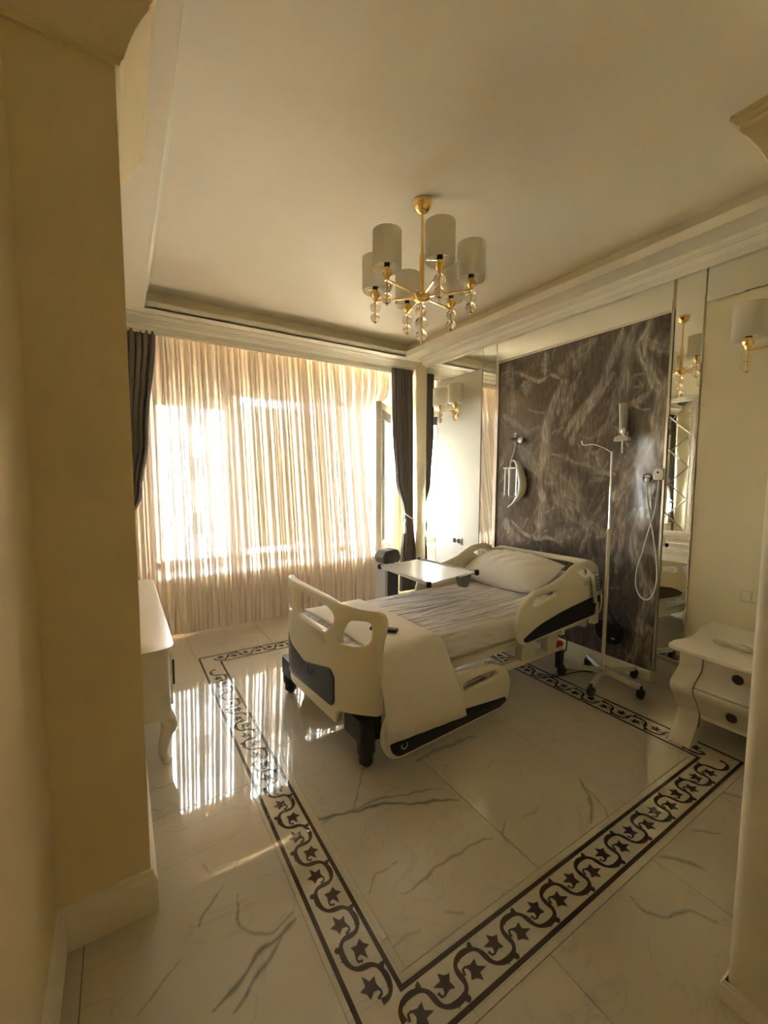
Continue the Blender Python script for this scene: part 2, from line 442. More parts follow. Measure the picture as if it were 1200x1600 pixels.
# ------------------------------------------------------------------ vein fields (positions in metres on the floor / on the wall)
FLOOR_VEINS = [
  ([(0.309,1.506),(0.299,1.423),(0.304,1.368),(0.354,1.318),(0.403,1.327),(0.466,1.341)],0.003,0.6),
  ([(0.467,1.319),(0.402,1.297),(0.313,1.268),(0.254,1.228),(0.171,1.202)],0.0056,0.7),
  ([(0.4,1.289),(0.338,1.235),(0.276,1.19),(0.223,1.163)],0.0045,0.6),
  ([(0.107,1.383),(0.043,1.343),(-0.021,1.301)],0.0021,0.5),
  ([(0.265,1.57),(0.222,1.538),(0.191,1.512),(0.175,1.469)],0.003,0.55),
  ([(0.064,2.269),(0.159,2.274),(0.233,2.273)],0.0026,0.5),
  ([(0.058,2.145),(0.098,2.092)],0.0025,0.4),
  ([(0.224,1.726),(0.25,1.643)],0.0022,0.35),
  ([(0.312,1.604),(0.355,1.659)],0.0021,0.3),
  ([(0.591,1.733),(0.756,1.658),(0.983,1.601),(1.154,1.51),(1.336,1.427)],0.0055,0.75),
  ([(0.873,1.641),(0.951,1.744),(1.041,1.862)],0.0029,0.5),
  ([(1.313,1.519),(1.236,1.551),(0.98,1.633),(0.711,1.646)],0.0041,0.55),
  ([(0.727,1.255),(0.779,1.298),(0.884,1.314)],0.0023,0.5),
  ([(0.836,1.187),(1.001,1.199),(1.118,1.212),(1.306,1.188)],0.0038,0.55),
  ([(1.426,1.228),(1.359,1.179),(1.342,1.13)],0.0037,0.35),
  ([(1.957,1.203),(1.884,1.102),(1.725,1.003)],0.0053,0.55),
  ([(1.953,1.189),(1.885,1.041),(1.831,0.99)],0.0031,0.5),
  ([(0.922,1.056),(0.978,1.012)],0.0029,0.5),
  ([(0.701,1.062),(0.746,1.056),(0.811,1.053)],0.0034,0.4),
  ([(1.545,0.746),(1.534,0.683),(1.593,0.629),(1.683,0.59),(1.712,0.515)],0.003,0.6),
  ([(1.808,0.771),(1.877,0.696),(1.919,0.628)],0.0059,0.5),
  ([(2.071,0.761),(2.171,0.662)],0.0036,0.5),
  ([(2.456,0.778),(2.509,0.714)],0.005,0.5),
  ([(1.318,1.765),(1.584,1.767),(1.76,1.749)],0.0089,0.45),
  ([(1.285,0.821),(1.321,0.751)],0.0029,0.3),
  ([(1.638,1.194),(1.514,1.187)],0.0039,0.3)]

MARBLE_VEINS = [
  ([(1.672,2.731),(1.688,2.636),(1.722,2.555),(1.699,2.414),(1.637,2.278),(1.591,2.191),(1.593,2.035),(1.595,1.878)],0.0253,0.9),
  ([(1.707,2.585),(1.619,2.529),(1.534,2.475)],0.0285,0.65),
  ([(1.874,2.723),(1.892,2.611),(1.938,2.539),(1.995,2.431),(2.042,2.317),(2.144,2.208),(2.252,2.066),(2.35,1.915)],0.019,0.8),
  ([(1.955,2.374),(2.051,2.244),(2.167,2.095),(2.247,1.96),(2.279,1.855)],0.0159,0.8),
  ([(1.764,2.725),(1.811,2.624),(1.838,2.48),(1.847,2.306),(1.873,2.215),(1.93,2.127),(1.937,2.005),(2.049,1.904)],0.0242,0.55),
  ([(2.112,2.693),(2.205,2.629),(2.318,2.552),(2.436,2.47)],0.0315,0.6),
  ([(2.418,2.412),(2.475,2.272),(2.518,2.125),(2.563,2.002),(2.549,1.873),(2.585,1.703),(2.596,1.558),(2.57,1.354)],0.0246,0.85),
  ([(2.371,2.403),(2.395,2.246),(2.437,2.115)],0.0169,0.55),
  ([(2.303,2.391),(2.355,2.213),(2.401,2.028)],0.012,0.5),
  ([(2.24,2.457),(2.318,2.234),(2.37,2.025)],0.0105,0.4),
  ([(3.088,2.615),(2.928,2.597),(2.776,2.523),(2.667,2.473),(2.582,2.471),(2.517,2.493),(2.435,2.442)],0.0101,0.85),
  ([(2.575,2.706),(2.578,2.582),(2.592,2.501)],0.0196,0.7),
  ([(2.811,2.485),(2.799,2.425),(2.816,2.368)],0.0333,0.55),
  ([(3.009,2.675),(2.986,2.579),(3.003,2.491)],0.0383,0.5),
  ([(2.963,2.483),(2.957,2.33),(2.972,2.179)],0.0229,0.4),
  ([(2.844,1.862),(2.746,1.752),(2.634,1.646),(2.478,1.572),(2.364,1.516),(2.253,1.422),(2.191,1.369)],0.0609,0.6),
  ([(2.487,1.77),(2.373,1.738),(2.265,1.693),(2.148,1.677),(2.035,1.623),(1.903,1.571)],0.0106,0.7),
  ([(1.605,1.868),(1.676,1.758),(1.694,1.677),(1.758,1.583),(1.801,1.498),(1.869,1.384)],0.0371,0.7),
  ([(1.537,2.16),(1.551,2.03),(1.565,1.898),(1.566,1.729),(1.612,1.594)],0.0166,0.55),
  ([(1.676,2.183),(1.751,2.125),(1.807,2.098)],0.0161,0.5),
  ([(1.88,2.12),(1.784,2.107),(1.714,2.074),(1.648,2.077)],0.0049,0.6),
  ([(1.807,2.333),(1.705,2.33)],0.0047,0.5),
  ([(1.792,2.248),(1.701,2.244)],0.0053,0.5),
  ([(2.099,1.818),(2.065,1.687),(2.008,1.609)],0.0453,0.5),
  ([(3.094,2.194),(2.909,2.081),(2.756,2.006),(2.633,2.052)],0.0142,0.45),
  ([(2.783,2.223),(2.569,2.145)],0.0059,0.5),
  ([(2.216,1.917),(2.021,1.889)],0.0053,0.4),
  ([(1.905,1.608),(1.811,1.704),(1.767,1.762)],0.0249,0.4),
  ([(2.111,1.493),(2.086,1.545),(1.979,1.546)],0.0131,0.4),
  ([(2.575,1.472),(2.552,1.327),(2.579,1.134),(2.608,0.983)],0.0219,0.8),
  ([(2.474,1.474),(2.309,1.326),(2.185,1.238),(2.068,1.155),(1.956,1.076)],0.0535,0.55),
  ([(2.933,1.102),(2.832,1.049),(2.735,0.998),(2.607,0.968),(2.538,0.991),(2.437,0.975)],0.0103,0.8),
  ([(2.124,1.163),(2.266,1.052),(2.42,0.963)],0.0333,0.5),
  ([(2.093,1.086),(2.171,0.914)],0.0119,0.45),
  ([(1.596,1.492),(1.634,1.374),(1.672,1.253),(1.7,1.131),(1.717,1.007),(1.688,0.89),(1.637,0.778),(1.587,0.681),(1.591,0.548),(1.629,0.415),(1.657,0.282),(1.686,0.146)],0.0231,0.7),
  ([(1.709,1.31),(1.785,1.183),(1.816,1.055),(1.845,0.887),(1.852,0.784)],0.0132,0.55),
  ([(1.777,1.488),(1.828,1.302),(1.881,1.11),(1.924,0.951)],0.0302,0.5),
  ([(1.757,1.087),(1.662,1.051),(1.526,0.977)],0.0244,0.4),
  ([(1.588,0.488),(1.571,0.372),(1.583,0.184),(1.545,0.089)],0.0179,0.5),
  ([(1.632,0.475),(1.649,0.347),(1.687,0.171)],0.0145,0.5),
  ([(2.994,1.112),(2.98,1.001)],0.0281,0.6),
  ([(2.829,0.955),(2.817,0.91)],0.0312,0.45),
  ([(2.218,1.317),(2.336,1.241)],0.0135,0.4)]

_r = random.Random(11)
for _ in range(90):                                      # hair veins that follow the slab's slanting grain
    y, z, ln = _r.uniform(1.5, 3.15), _r.uniform(.1, 2.72), _r.uniform(.12, .5)
    an = math.radians(_r.choice((62, 62, 70, 55, 128, 20)) + _r.uniform(-14, 14)); pts_ = []
    for q in range(5):
        pts_.append((y, z)); y += math.cos(an) * ln / 4; z -= math.sin(an) * ln / 4; an += _r.uniform(-.35, .35)
    MARBLE_VEINS.append((pts_, _r.uniform(.002, .007), _r.uniform(.2, .5)))
for _ in range(14):                                      # wide cloudy drifts
    y, z, ln = _r.uniform(1.55, 3.1), _r.uniform(.2, 2.6), _r.uniform(.25, .6)
    an = math.radians(62 + _r.uniform(-25, 25))
    MARBLE_VEINS.append(([(y + math.cos(an) * ln * q / 3, z - math.sin(an) * ln * q / 3 + _r.uniform(-.03, .03)) for q in range(4)], _r.uniform(.03, .06), _r.uniform(.08, .18)))

def vein_field(P, veins, banded=False):
    """How strongly a vein shows at each of the points P (n x 2): 0 none, 1 full."""
    out = np.zeros(len(P))
    rng = np.random.RandomState(7)
    ph = rng.rand(8) * 6.28
    W = np.stack([np.sin(P[:, 1] * 23 + ph[0]) * .006 + np.sin(P[:, 1] * 61 + P[:, 0] * 37 + ph[1]) * .003,
                  np.sin(P[:, 0] * 27 + ph[2]) * .006 + np.sin(P[:, 0] * 71 - P[:, 1] * 33 + ph[3]) * .003], 1)
    if banded:
        W = np.stack([np.sin(P[:, 1] * 9 + ph[4]) * .010 + np.sin(P[:, 1] * 21 + P[:, 0] * 17 + ph[1]) * .006 + np.sin(P[:, 0] * 47 + P[:, 1] * 55) * .0025, np.sin(P[:, 0] * 11 + ph[5]) * .008 + np.sin(P[:, 0] * 33 - P[:, 1] * 19 + ph[3]) * .005], 1)
    Q = P + W
    for pts, w, b in veins:
        pts = np.array(smooth_path([(p[0], p[1], 0) for p in pts], 4))[:, :2]
        pad = w * 4 + .02
        sel = np.where((Q[:, 0] > pts[:, 0].min() - pad) & (Q[:, 0] < pts[:, 0].max() + pad) & (Q[:, 1] > pts[:, 1].min() - pad) & (Q[:, 1] < pts[:, 1].max() + pad))[0]
        if not len(sel): continue
        q = Q[sel]; dm = np.full(len(sel), 9.0); sm = np.zeros(len(sel)); sg = np.zeros(len(sel)); acc = 0
        tot = np.linalg.norm(np.diff(pts, axis=0), axis=1).sum()
        for a, c in zip(pts[:-1], pts[1:]):
            e = c - a; le = np.linalg.norm(e)
            if le < 1e-9: continue
            t = np.clip(((q - a) @ e) / le ** 2, 0, 1); dv = q - (a + t[:, None] * e); d = np.linalg.norm(dv, axis=1)
            h = d < dm; dm[h] = d[h]; sm[h] = (acc + t * le)[h] / tot; sg[h] = np.sign(e[0] * dv[:, 1] - e[1] * dv[:, 0])[h]; acc += le
        ww = w * (0.55 + 0.75 * np.sin(np.clip(sm, 0, 1) * PI) ** .5 + .25 * np.sin(sm * 19 + w * 900))
        if banded:
            rel = dm / np.maximum(ww, 1e-4)
            k = b * 1.2 * (0.52 * np.exp(-rel ** 4) + 0.45 * np.exp(-((rel - .95) / .22) ** 2) * (.6 + .4 * sg) + 0.30 * np.exp(-((rel - .45) / .13) ** 2) * (.5 - .5 * sg) + .22 * np.exp(-((rel - 1.5) / .5) ** 2))
            k *= .82 + .18 * np.sin(sm * 23 + w * 3000)
        else:
            k = min(1, b * 1.25) * np.exp(-(dm / (ww * 1.15)) ** 2)
        out[sel] = np.maximum(out[sel], k)
    return out

def field_panel(name, a0, a1, b0, b1, step, fn, veins, m, parent, banded=False, thick=0.008, plain=False):
    """Slab whose face carries a fine grid with the 'vein' attribute; fn(a,b,d) -> point, d=0 at the face, positive into the slab."""
    na, nb = (1, 1) if plain else (max(1, round((a1 - a0) / step)), max(1, round((b1 - b0) / step)))
    A, B = np.meshgrid(np.linspace(a0, a1, na + 1), np.linspace(b0, b1, nb + 1), indexing='ij')
    P = np.stack([A.ravel(), B.ravel()], 1)
    vs = [fn(a, b, 0.0) for a, b in P]
    f = []
    for i in range(na):
        for j in range(nb): f.append((i * (nb + 1) + j, (i + 1) * (nb + 1) + j, (i + 1) * (nb + 1) + j + 1, i * (nb + 1) + j + 1))
    k = len(vs)
    vs += [fn(a, b, d) for d in (0.0, thick) for a, b in ((a0, b0), (a1, b0), (a1, b1), (a0, b1))]
    for i in range(4): f.append((k + i, k + (i + 1) % 4, k + 4 + (i + 1) % 4, k + 4 + i))
    me = bpy.data.meshes.new(name); me.from_pydata([tuple(v) for v in vs], [], f)
    val = np.zeros(len(vs)); val[:k] = vein_field(P, veins, banded) if veins else 0
    at = me.attributes.new('vein', 'FLOAT', 'POINT'); at.data.foreach_set('value', val.astype(np.float32))
    bm = bmesh.new(); bm.from_mesh(me); bmesh.ops.recalc_face_normals(bm, faces=bm.faces); bm.to_mesh(me); bm.free()
    return link(name, me, m, parent)

# ------------------------------------------------------------------ floor
fl = MB().box((-0.5, -1.6, -0.06), (3.55, 5.0, -0.004)).build('floor', M['grout'])
structure(fl)
XB = [0.492, 0.705, 1.353, 1.992, 2.640, 2.858]       # border outer, field joints, border outer
G = 0.0015
FF = lambda a, b, d: (a, b, -d)
def tile(x0, x1, y0, y1, name='tile', plain=False):
    near = (y0 < 2.4 and y1 > 0.2 and x1 > -.2)
    pts_in = any(x0 - .02 < p[0] < x1 + .02 and y0 - .02 < p[1] < y1 + .02 for v in FLOOR_VEINS for p in v[0])
    return field_panel(name, x0 + G, x1 - G, y0 + G, y1 - G, 0.006, FF, FLOOR_VEINS if pts_in else None, M['tile'], fl, plain=not pts_in, thick=0.004)
for x0, x1 in zip((.705, 1.353, 1.992), (1.353, 1.992, 2.640)):
    for y0, y1 in ((.985, 2.288), (2.288, 3.602)): tile(x0, x1, y0, y1)
for x0, x1 in ((-.5, -.160), (-.160, .492)):                                   # left of the border
    for y0, y1 in ((-1.6, -.57), (-.57, .75), (.75, 2.063), (2.063, 3.384), (3.384, 4.97)): tile(x0, x1, y0, y1)
for x0, x1 in ((.492, 1.13), (1.13, 1.783), (1.783, 2.43), (2.43, 3.135), (3.135, 3.5)):   # near rows
    for y0, y1 in ((-1.6, -.53), (-.53, .770)): tile(x0, x1, y0, y1)
for x0, x1 in ((.492, 1.16), (1.16, 1.81), (1.81, 2.46), (2.46, 3.135), (3.135, 3.5)):     # beyond the border
    tile(x0, x1, 3.822, 4.97)
for x0, x1 in ((2.858, 3.135), (3.135, 3.5)):                                   # along the bed wall
    for y0, y1 in ((.770, 2.0), (2.0, 3.3), (3.3, 3.822)): tile(x0, x1, y0, y1)

# ornamental border: strips of tile with flush stone inlay
PER = 0.2117
Z1 = 0.0006
def leaf_poly(r):                                       # five-lobed ivy leaf, tip along +a
    out = []
    for k, (ang, rad) in enumerate(((0, 1.25), (36, .50), (66, 1.02), (105, .62), (140, .95), (180, .45), (220, .95), (255, .62), (294, 1.02), (324, .50))):
        a = math.radians(ang); out.append((r * rad * math.cos(a), r * rad * math.sin(a)))
    return out
lp = leaf_poly(0.0325)
leaf_me = MB().prism(lp, lambda a, b, d: (a, b, d), -0.002, 0.0).mesh('leaf_inlay')
leaf_me.materials.append(M['inlay'])
bud_poly = [(.0145 * math.cos(t) , .0095 * math.sin(t) * (1 - .35 * math.cos(t))) for t in [2 * PI * k / 12 for k in range(12)]]
bud_me = MB().prism(bud_poly, lambda a, b, d: (a, b, d), -0.002, 0.0).mesh('bud_inlay')
bud_me.materials.append(M['inlay'])

def border_side(origin, sdir, tdir, length, start, n_half, tile_cuts, s_lo, s_hi, full=True):
    """origin: point on the border's centre line; s runs along it, t across it towards the field."""
    O2 = Vector(origin); S = Vector(sdir); T = Vector(tdir)
    P = lambda s, t, z=0.0: (O2.x + S.x * s + T.x * t, O2.y + S.y * s + T.y * t, z)
    cuts = [s_lo] + [c for c in tile_cuts if s_lo < c < s_hi] + [s_hi]
    for c0, c1 in zip(cuts[:-1], cuts[1:]):            # slabs in three strips: two fillets and the wide middle
        for t0, t1 in ((-.107, -.0855), (-.0855, .0855), (.0855, .107)):
            a = P(c0 + .0006, t0 + .0004); b = P(c1 - .0006, t1 - .0004)
            lo = (min(a[0], b[0]), min(a[1], b[1])); hi = (max(a[0], b[0]), max(a[1], b[1]))
            field_panel('border_tile', lo[0], hi[0], lo[1], hi[1], 1, FF, None, M['tile'], fl, plain=True, thick=0.004)
    # the winding stem
    mb = MB(); rows = []; N_ = 18 * n_half
    for i in range(N_ + 1):
        s = start + PER / 2 * n_half * i / N_
        ph = 2 * PI * (s - start) / PER
        s2 = s - .006 * math.sin(ph) - .016 * math.sin(2 * ph); t2 = .046 * math.sin(ph)
        rows.append((s2, t2))
    top = []; 
    for i, (s, t) in enumerate(rows):
        a = rows[max(i - 1, 0)]; b = rows[min(i + 1, N_)]; d = Vector((b[0] - a[0], b[1] - a[1])).normalized(); nrm = Vector((-d.y, d.x))
        w = .0078 + .0016 * math.cos(4 * PI * (i / 18.0) )
        top.append([P(s + nrm.x * w, t + nrm.y * w, Z1), P(s - nrm.x * w, t - nrm.y * w, Z1)])
    mb.strip(top)
    def ribbon(pts, w):
        rr_ = []
        for i, p in enumerate(pts):
            a = pts[max(i - 1, 0)]; b = pts[min(i + 1, len(pts) - 1)]; d = Vector((b[0] - a[0], b[1] - a[1])).normalized(); n2 = Vector((-d.y, d.x))
            ww = w[i] if isinstance(w, list) else w
            rr_.append([P(p[0] + n2.x * ww, p[1] + n2.y * ww, Z1 + .0001), P(p[0] - n2.x * ww, p[1] - n2.y * ww, Z1 + .0001)])
        mb.strip(rr_)
    ang0 = math.atan2(S.y, S.x); hand = S.x * T.y - S.y * T.x
    for k in range(n_half // 2):
        c = start + PER * k
        items = [(leaf_me, 'leaf_inlay', c + .049, -.012, -.25), (bud_me, 'bud_inlay', c + .082, .048, 1.1), ]
        if k > 0:
            items += [(leaf_me, 'leaf_inlay', c - .052, .012, PI - .25), (bud_me, 'bud_inlay', c - .022, -.050, -.9 + PI)]
            ribbon([(c - .088, .004), (c - .084, -.010), (c - .074, -.012), (c - .062, .0)], [.0048, .004, .0034, .003])
            ribbon([(c - .036, -.040), (c - .030, -.046), (c - .022, -.050)], .0030)
            ribbon([(c - .058, -.044), (c - .056, -.060)], [.0045, .001])
        ribbon([(c + .012, -.006), (c + .018, .010), (c + .028, .012), (c + .038, .002)], [.0048, .004, .0034, .003])
        ribbon([(c + .066, .038), (c + .072, .044), (c + .080, .048)], .0030)
        ribbon([(c + .026, .034), (c + .016, .050)], [.0045, .001])
        for me, name, s, t, da in items:
            o = bpy.data.objects.new(name, me); COL.objects.link(o); o.parent = fl
            p = P(s, t, Z1); o.location = p; o.rotation_euler = (0, 0, ang0 + da * hand)
            if hand < 0: o.scale = (1, -1, 1)
    mb.build('vine_inlay', M['inlay'], fl)
    return P

XC0, XC1, YC0, YC1 = 0.5985, 2.749, 0.8775, 3.712       # centre lines of the four sides
cutsx = [.1065 + .635 * k + .11 for k in range(5)]
border_side((XC0, YC0), (1, 0), (0, 1), 0, .03, 20, cutsx, -.107, 2.257)
border_side((XC0, YC1), (1, 0), (0, -1), 0, .03, 20, cutsx, -.107, 2.257)
border_side((XC0, YC0), (0, 1), (1, 0), 0, .075, 24, cutsx, .107, 2.727)
border_side((XC1, YC0), (0, 1), (-1, 0), 0, .075, 24, cutsx, .107, 2.727)
def rect_line(x0, x1, y0, y1, w):
    mb = MB()
    for a, b in (((x0, y0), (x1, y0 + w)), ((x0, y1 - w), (x1, y1)), ((x0, y0 + w), (x0 + w, y1 - w)), ((x1 - w, y0 + w), (x1, y1 - w))):
        mb.box((a[0], a[1], -.002), (b[0], b[1], Z1))
    return mb.build('line_inlay', M['inlay'], fl)
rect_line(.509, 2.842, .797, 3.791, .0155)
rect_line(.658, 2.684, .943, 3.641, .0155)

# ------------------------------------------------------------------ walls
XW, ZS, ZC = 3.38, 3.05, 3.25
YW = 4.97
def wallbox(name, lo, hi, m):
    return structure(MB().box(lo, hi).build(name, m))
wl = wallbox('wall_left', (-.40, 2.45, 0), (-.28, YW + .02, 3.3), M['wall'])
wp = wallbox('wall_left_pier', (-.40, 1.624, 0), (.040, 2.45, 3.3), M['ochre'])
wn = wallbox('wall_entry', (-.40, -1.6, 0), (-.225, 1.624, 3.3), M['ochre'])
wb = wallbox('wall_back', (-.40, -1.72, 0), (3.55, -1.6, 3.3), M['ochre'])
wr = wallbox('wall_right', (XW + .012, .42, 0), (XW + .14, YW + .02, 3.3), M['wall'])
# doorway pier on the right: rounded corner
poly = rounded([(1.47, .42), (3.5, .42), (3.5, -1.6), (1.47, -1.6)], [.035, .001, .001, .001], 8)
wq = structure(MB().prism(poly, lambda a, b, d: (a, b, d), 0, 3.3).build('wall_right_pier', M['wall'], smooth=True, angle=30))
# window wall with its opening
WX0, WX1, WZ0, WZ1 = 0.28, 3.26, 0.57, 2.52
ww = MB()
ww.box((-.40, YW, 0), (WX0, YW + .14, 3.3)); ww.box((WX1, YW, 0), (3.55, YW + .14, 3.3)); ww.box((WX0, YW, 0), (WX1, YW + .14, WZ0)); ww.box((WX0, YW, WZ1), (WX1, YW + .14, 3.3))
structure(ww.build('wall_window', M['wwall']))

# right wall cladding: mirrors round a gloss panel, a marble slab and a beige panel
FW = lambda a, b, d: (XW + d, a, b)
def clad(name, y0, y1, z0, z1, m, bev=0.004, out=0.0):
    return MB().box((XW - out, y0, z0), (XW + .013, y1, z1)).build(name, m, wr, bevel=bev, seg=1)
ZT, ZK = 2.725, 2.956
for y0, y1, z0, z1 in ((4.140, 4.368, .10, ZK), (3.385, 4.138, ZT, ZK), (3.185, 3.383, .10, ZK), (1.535, 3.183, ZT + .02, ZK), (1.338, 1.518, .004, ZK), (.42, 1.334, ZT, ZK)):
    clad('mirror_panel', y0 + .001, y1 - .001, z0, z1, M['mirror'])
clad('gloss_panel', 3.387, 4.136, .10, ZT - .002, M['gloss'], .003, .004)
clad('beige_panel', .42, 1.333, .004, ZT - .002, M['beige'], .003, -.006)
mp_ = field_panel('marble_panel', 1.535, 3.143, .085, ZT, 0.006, FW, MARBLE_VEINS, M['marble'], wr, banded=True, thick=.012)
fr = MB(); fr.box((XW - .010, 3.145, .085), (XW + .012, 3.184, ZT + .018)); fr.box((XW - .010, 1.519, .085), (XW + .012, 1.534, ZT + .018)); fr.box((XW - .010, 1.534, ZT), (XW + .012, 3.145, ZT + .018))
fr.build('metal_frame', M['silver'], wr, bevel=.003)
sk = MB().box((XW - .016, 1.535, 0), (XW + .012, 4.40, .082)).build('baseboard_right', M['beige'], bevel=.006); structure(sk)

# ceiling with a sunk tray
TX0, TX1, TY0, TY1 = .252, 3.095, -.35, 4.425
so = MB()
so.box((-.40, -1.6, ZS), (TX0, 4.70, ZS + .02)); so.box((TX1, -1.6, ZS), (3.5, 4.70, ZS + .02)); so.box((TX0, TY1, ZS), (TX1, 4.70, ZS + .02)); so.box((TX0, -1.6, ZS), (TX1, TY0, ZS + .02))
so.box((-.40, 4.70, ZS), (3.5, 5.0, ZS + .02))
ce = structure(MB().box((-.42, -1.7, ZC), (3.56, 5.1, ZC + .06)).build('ceiling', M['ceiling']))
so.build('soffit', M['ceiling'], ce)
lip = MB(); w = .02
for lo, hi in (((TX0 - w, TY0 - w), (TX0, TY1 + w)), ((TX1, TY0 - w), (TX1 + w, TY1 + w)), ((TX0, TY1), (TX1, TY1 + w)), ((TX0, TY0 - w), (TX1, TY0))):
    lip.box((lo[0], lo[1], ZS - .001), (hi[0], hi[1], ZS + .07))
lip.build('tray_lip', M['trim'], ce, bevel=.004)
ris = MB(); g = .15
for lo, hi in (((TX0 - g - .03, TY0 - g), (TX0 - g, TY1 + g)), ((TX1 + g, TY0 - g), (TX1 + g + .03, TY1 + g)), ((TX0 - g, TY1 + g), (TX1 + g, TY1 + g + .03)), ((TX0 - g, TY0 - g - .03), (TX1 + g, TY0 - g))):
    ris.box((lo[0], lo[1], ZS + .015), (hi[0], hi[1], ZC + .001))
ris.build('tray_riser', M['ceiling'], ce)

# cornices: profile (distance from the wall, height) swept along a path
def sweep(profile, path, name, m, closed_ends=True):
    rows = []
    for i, (x, y, nx, ny) in enumerate(path):
        rows.append([(x + nx * d, y + ny * d, z) for d, z in profile])
    mb = MB().strip(rows)
    k = len(profile)
    mb.f.append(tuple(range(k))); mb.f.append(tuple(range((len(rows) - 1) * k, len(rows) * k)))
    return mb.build(name, m, smooth=True, angle=28)
crown = [(-.005, 2.950), (.010, 2.950), (.014, 2.962), (.024, 2.966), (.030, 2.972), (.045, 2.976), (.058, 2.988), (.066, 3.004), (.068, 3.014), (.078, 3.016), (.082, 3.024), (.100, 3.028), (.108, 3.036), (.110, ZS + .001), (-.005, ZS + .001)]
structure(sweep(crown, [(XW, .42, -1, 0), (XW, 4.385, -1, 0)], 'trim_right_cornice', M['trim']))
pel = [(0, 2.905), (.018, 2.905), (.020, 2.925), (.030, 2.932), (.034, 2.972), (.046, 2.980), (.052, 2.990), (.072, 2.994), (.076, 3.004), (.094, 3.008), (.098, 3.018), (.130, 3.024), (.140, 3.036), (.155, 3.040), (.158, ZS + .001), (0, ZS + .001)]
structure(sweep(pel, [(-.28, 4.70, 0, -1), (XW + .01, 4.70, 0, -1)], 'trim_window_cornice', M['trim']))
cap = [(0, 2.80), (.012, 2.80), (.016, 2.812), (.024, 2.818), (.028, 2.832), (.040, 2.860), (.056, 2.890), (.072, 2.912), (.086, 2.926), (.092, 2.934), (.092, 2.946), (.100, 2.950), (.112, 2.972), (.112, 2.990), (0, 2.990)]
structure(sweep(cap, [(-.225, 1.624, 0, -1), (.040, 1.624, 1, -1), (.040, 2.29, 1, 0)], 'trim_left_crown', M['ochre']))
cap2 = [(d * .85, z - .49) for d, z in cap[:-2]] + [(.095, 2.47), (0, 2.47)]
structure(sweep(cap2, [(1.47, -1.0, -1, 0), (1.47, .42, -1, 1), (1.60, .42, 0, 1)], 'trim_right_crown', M['ochre']))
# skirting
skp = [(0, 0), (.020, 0), (.020, .115), (.016, .128), (.010, .134), (.008, .150), (0, .154)]
structure(sweep(skp, [(-.225, -1.5, 1, 0), (-.225, 1.624, 1, -1), (.040, 1.624, 1, -1), (.040, 2.45, 1, 0)], 'baseboard_left', M['skirt']))
skq = [(d * .5, z * .4) for d, z in skp]
structure(sweep(skq, [(1.47, -1.2, -1, 0), (1.47, .42, -1, 1), (1.60, .42, 0, 1)], 'baseboard_doorway', M['skirt']))

# ------------------------------------------------------------------ window
YF = YW + .03
def bar(x0, x1, z0, z1, y0=YF, y1=YF + .07):
    return MB().box((x0, y0, z0), (x1, y1, z1))
win = MB()
for b in ((WX0, WX1, WZ0, WZ0 + .07), (WX0, WX1, WZ1 - .06, WZ1), (WX0, WX0 + .07, WZ0, WZ1), (WX1 - .05, WX1, WZ0, WZ1), (1.06, 1.19, WZ0, WZ1), (2.42, 2.54, WZ0, WZ1)):
    win.box((b[0], YF, b[2]), (b[1], YF + .07, b[3]))
wo = structure(win.build('window_1', M['frame'], bevel=.006))
bar(.35, 1.06, 2.30, 2.46, YF + .005, YF + .065).build('roller_box', M['blind'], wo, bevel=.01)
bar(.36, 1.05, 2.385, 2.395, YF - .004, YF + .006).build('roller_slot', M['frame'], wo)
for x0, x1, z1 in ((.35, 1.06, 2.30), (1.19, 2.42, 2.46)):
    MB().box((x0, YF + .03, WZ0 + .07), (x1, YF + .036, z1)).build('pane', M['pane'], wo)
bl = MB()
for k in range(78):                                       # outside blind behind the middle pane
    z = .70 + k * .0216
    bl.add([(1.20, YF + .095, z), (2.42, YF + .095, z), (2.42, YF + .110, z + .0220), (1.20, YF + .110, z + .0220)], [(0, 1, 2, 3)])
bo = bl.build('blind_slats', M['slat'], wo); bo['kind'] = 'stuff'
# opened casement, hinged on the right jamb
sash = thing('casement_sash', None, None, (3.215, 4.985, 0), math.radians(180 + 46))
del_keys = [k for k in ('label', 'category') if k in sash.keys()]
sash.parent = wo
SW, S0, S1 = .70, .615, 2.485
def sb(lo, hi, name, m, par): return MB().box(lo, hi).build(name, m, par, bevel=.006)
sf = MB()
for b in ((0, SW, S0, S0 + .085), (0, SW, S1 - .085, S1), (0, .085, S0, S1), (SW - .085, SW, S0, S1)): sf.box((b[0], -.035, b[2]), (b[1], .035, b[3]))
sfo = sf.build('sash_frame', M['frame'], sash, bevel=.006)
MB().box((.08, -.004, S0 + .08), (SW - .08, .004, S1 - .08)).build('sash_pane', M['pane'], sash)
MB().box((.085, .010, S1 - .20), (SW - .085, .034, S1 - .085)).build('sash_roller_box', M['grey'], sash, bevel=.006)
MB().box((SW - .055, .034, 1.50), (SW - .03, .05, 1.58)).tube([(SW - .043, .05, 1.54), (SW - .043, .075, 1.54), (SW - .16, .075, 1.535)], .009).build('sash_handle', M['lightgrey'], sash, smooth=True)
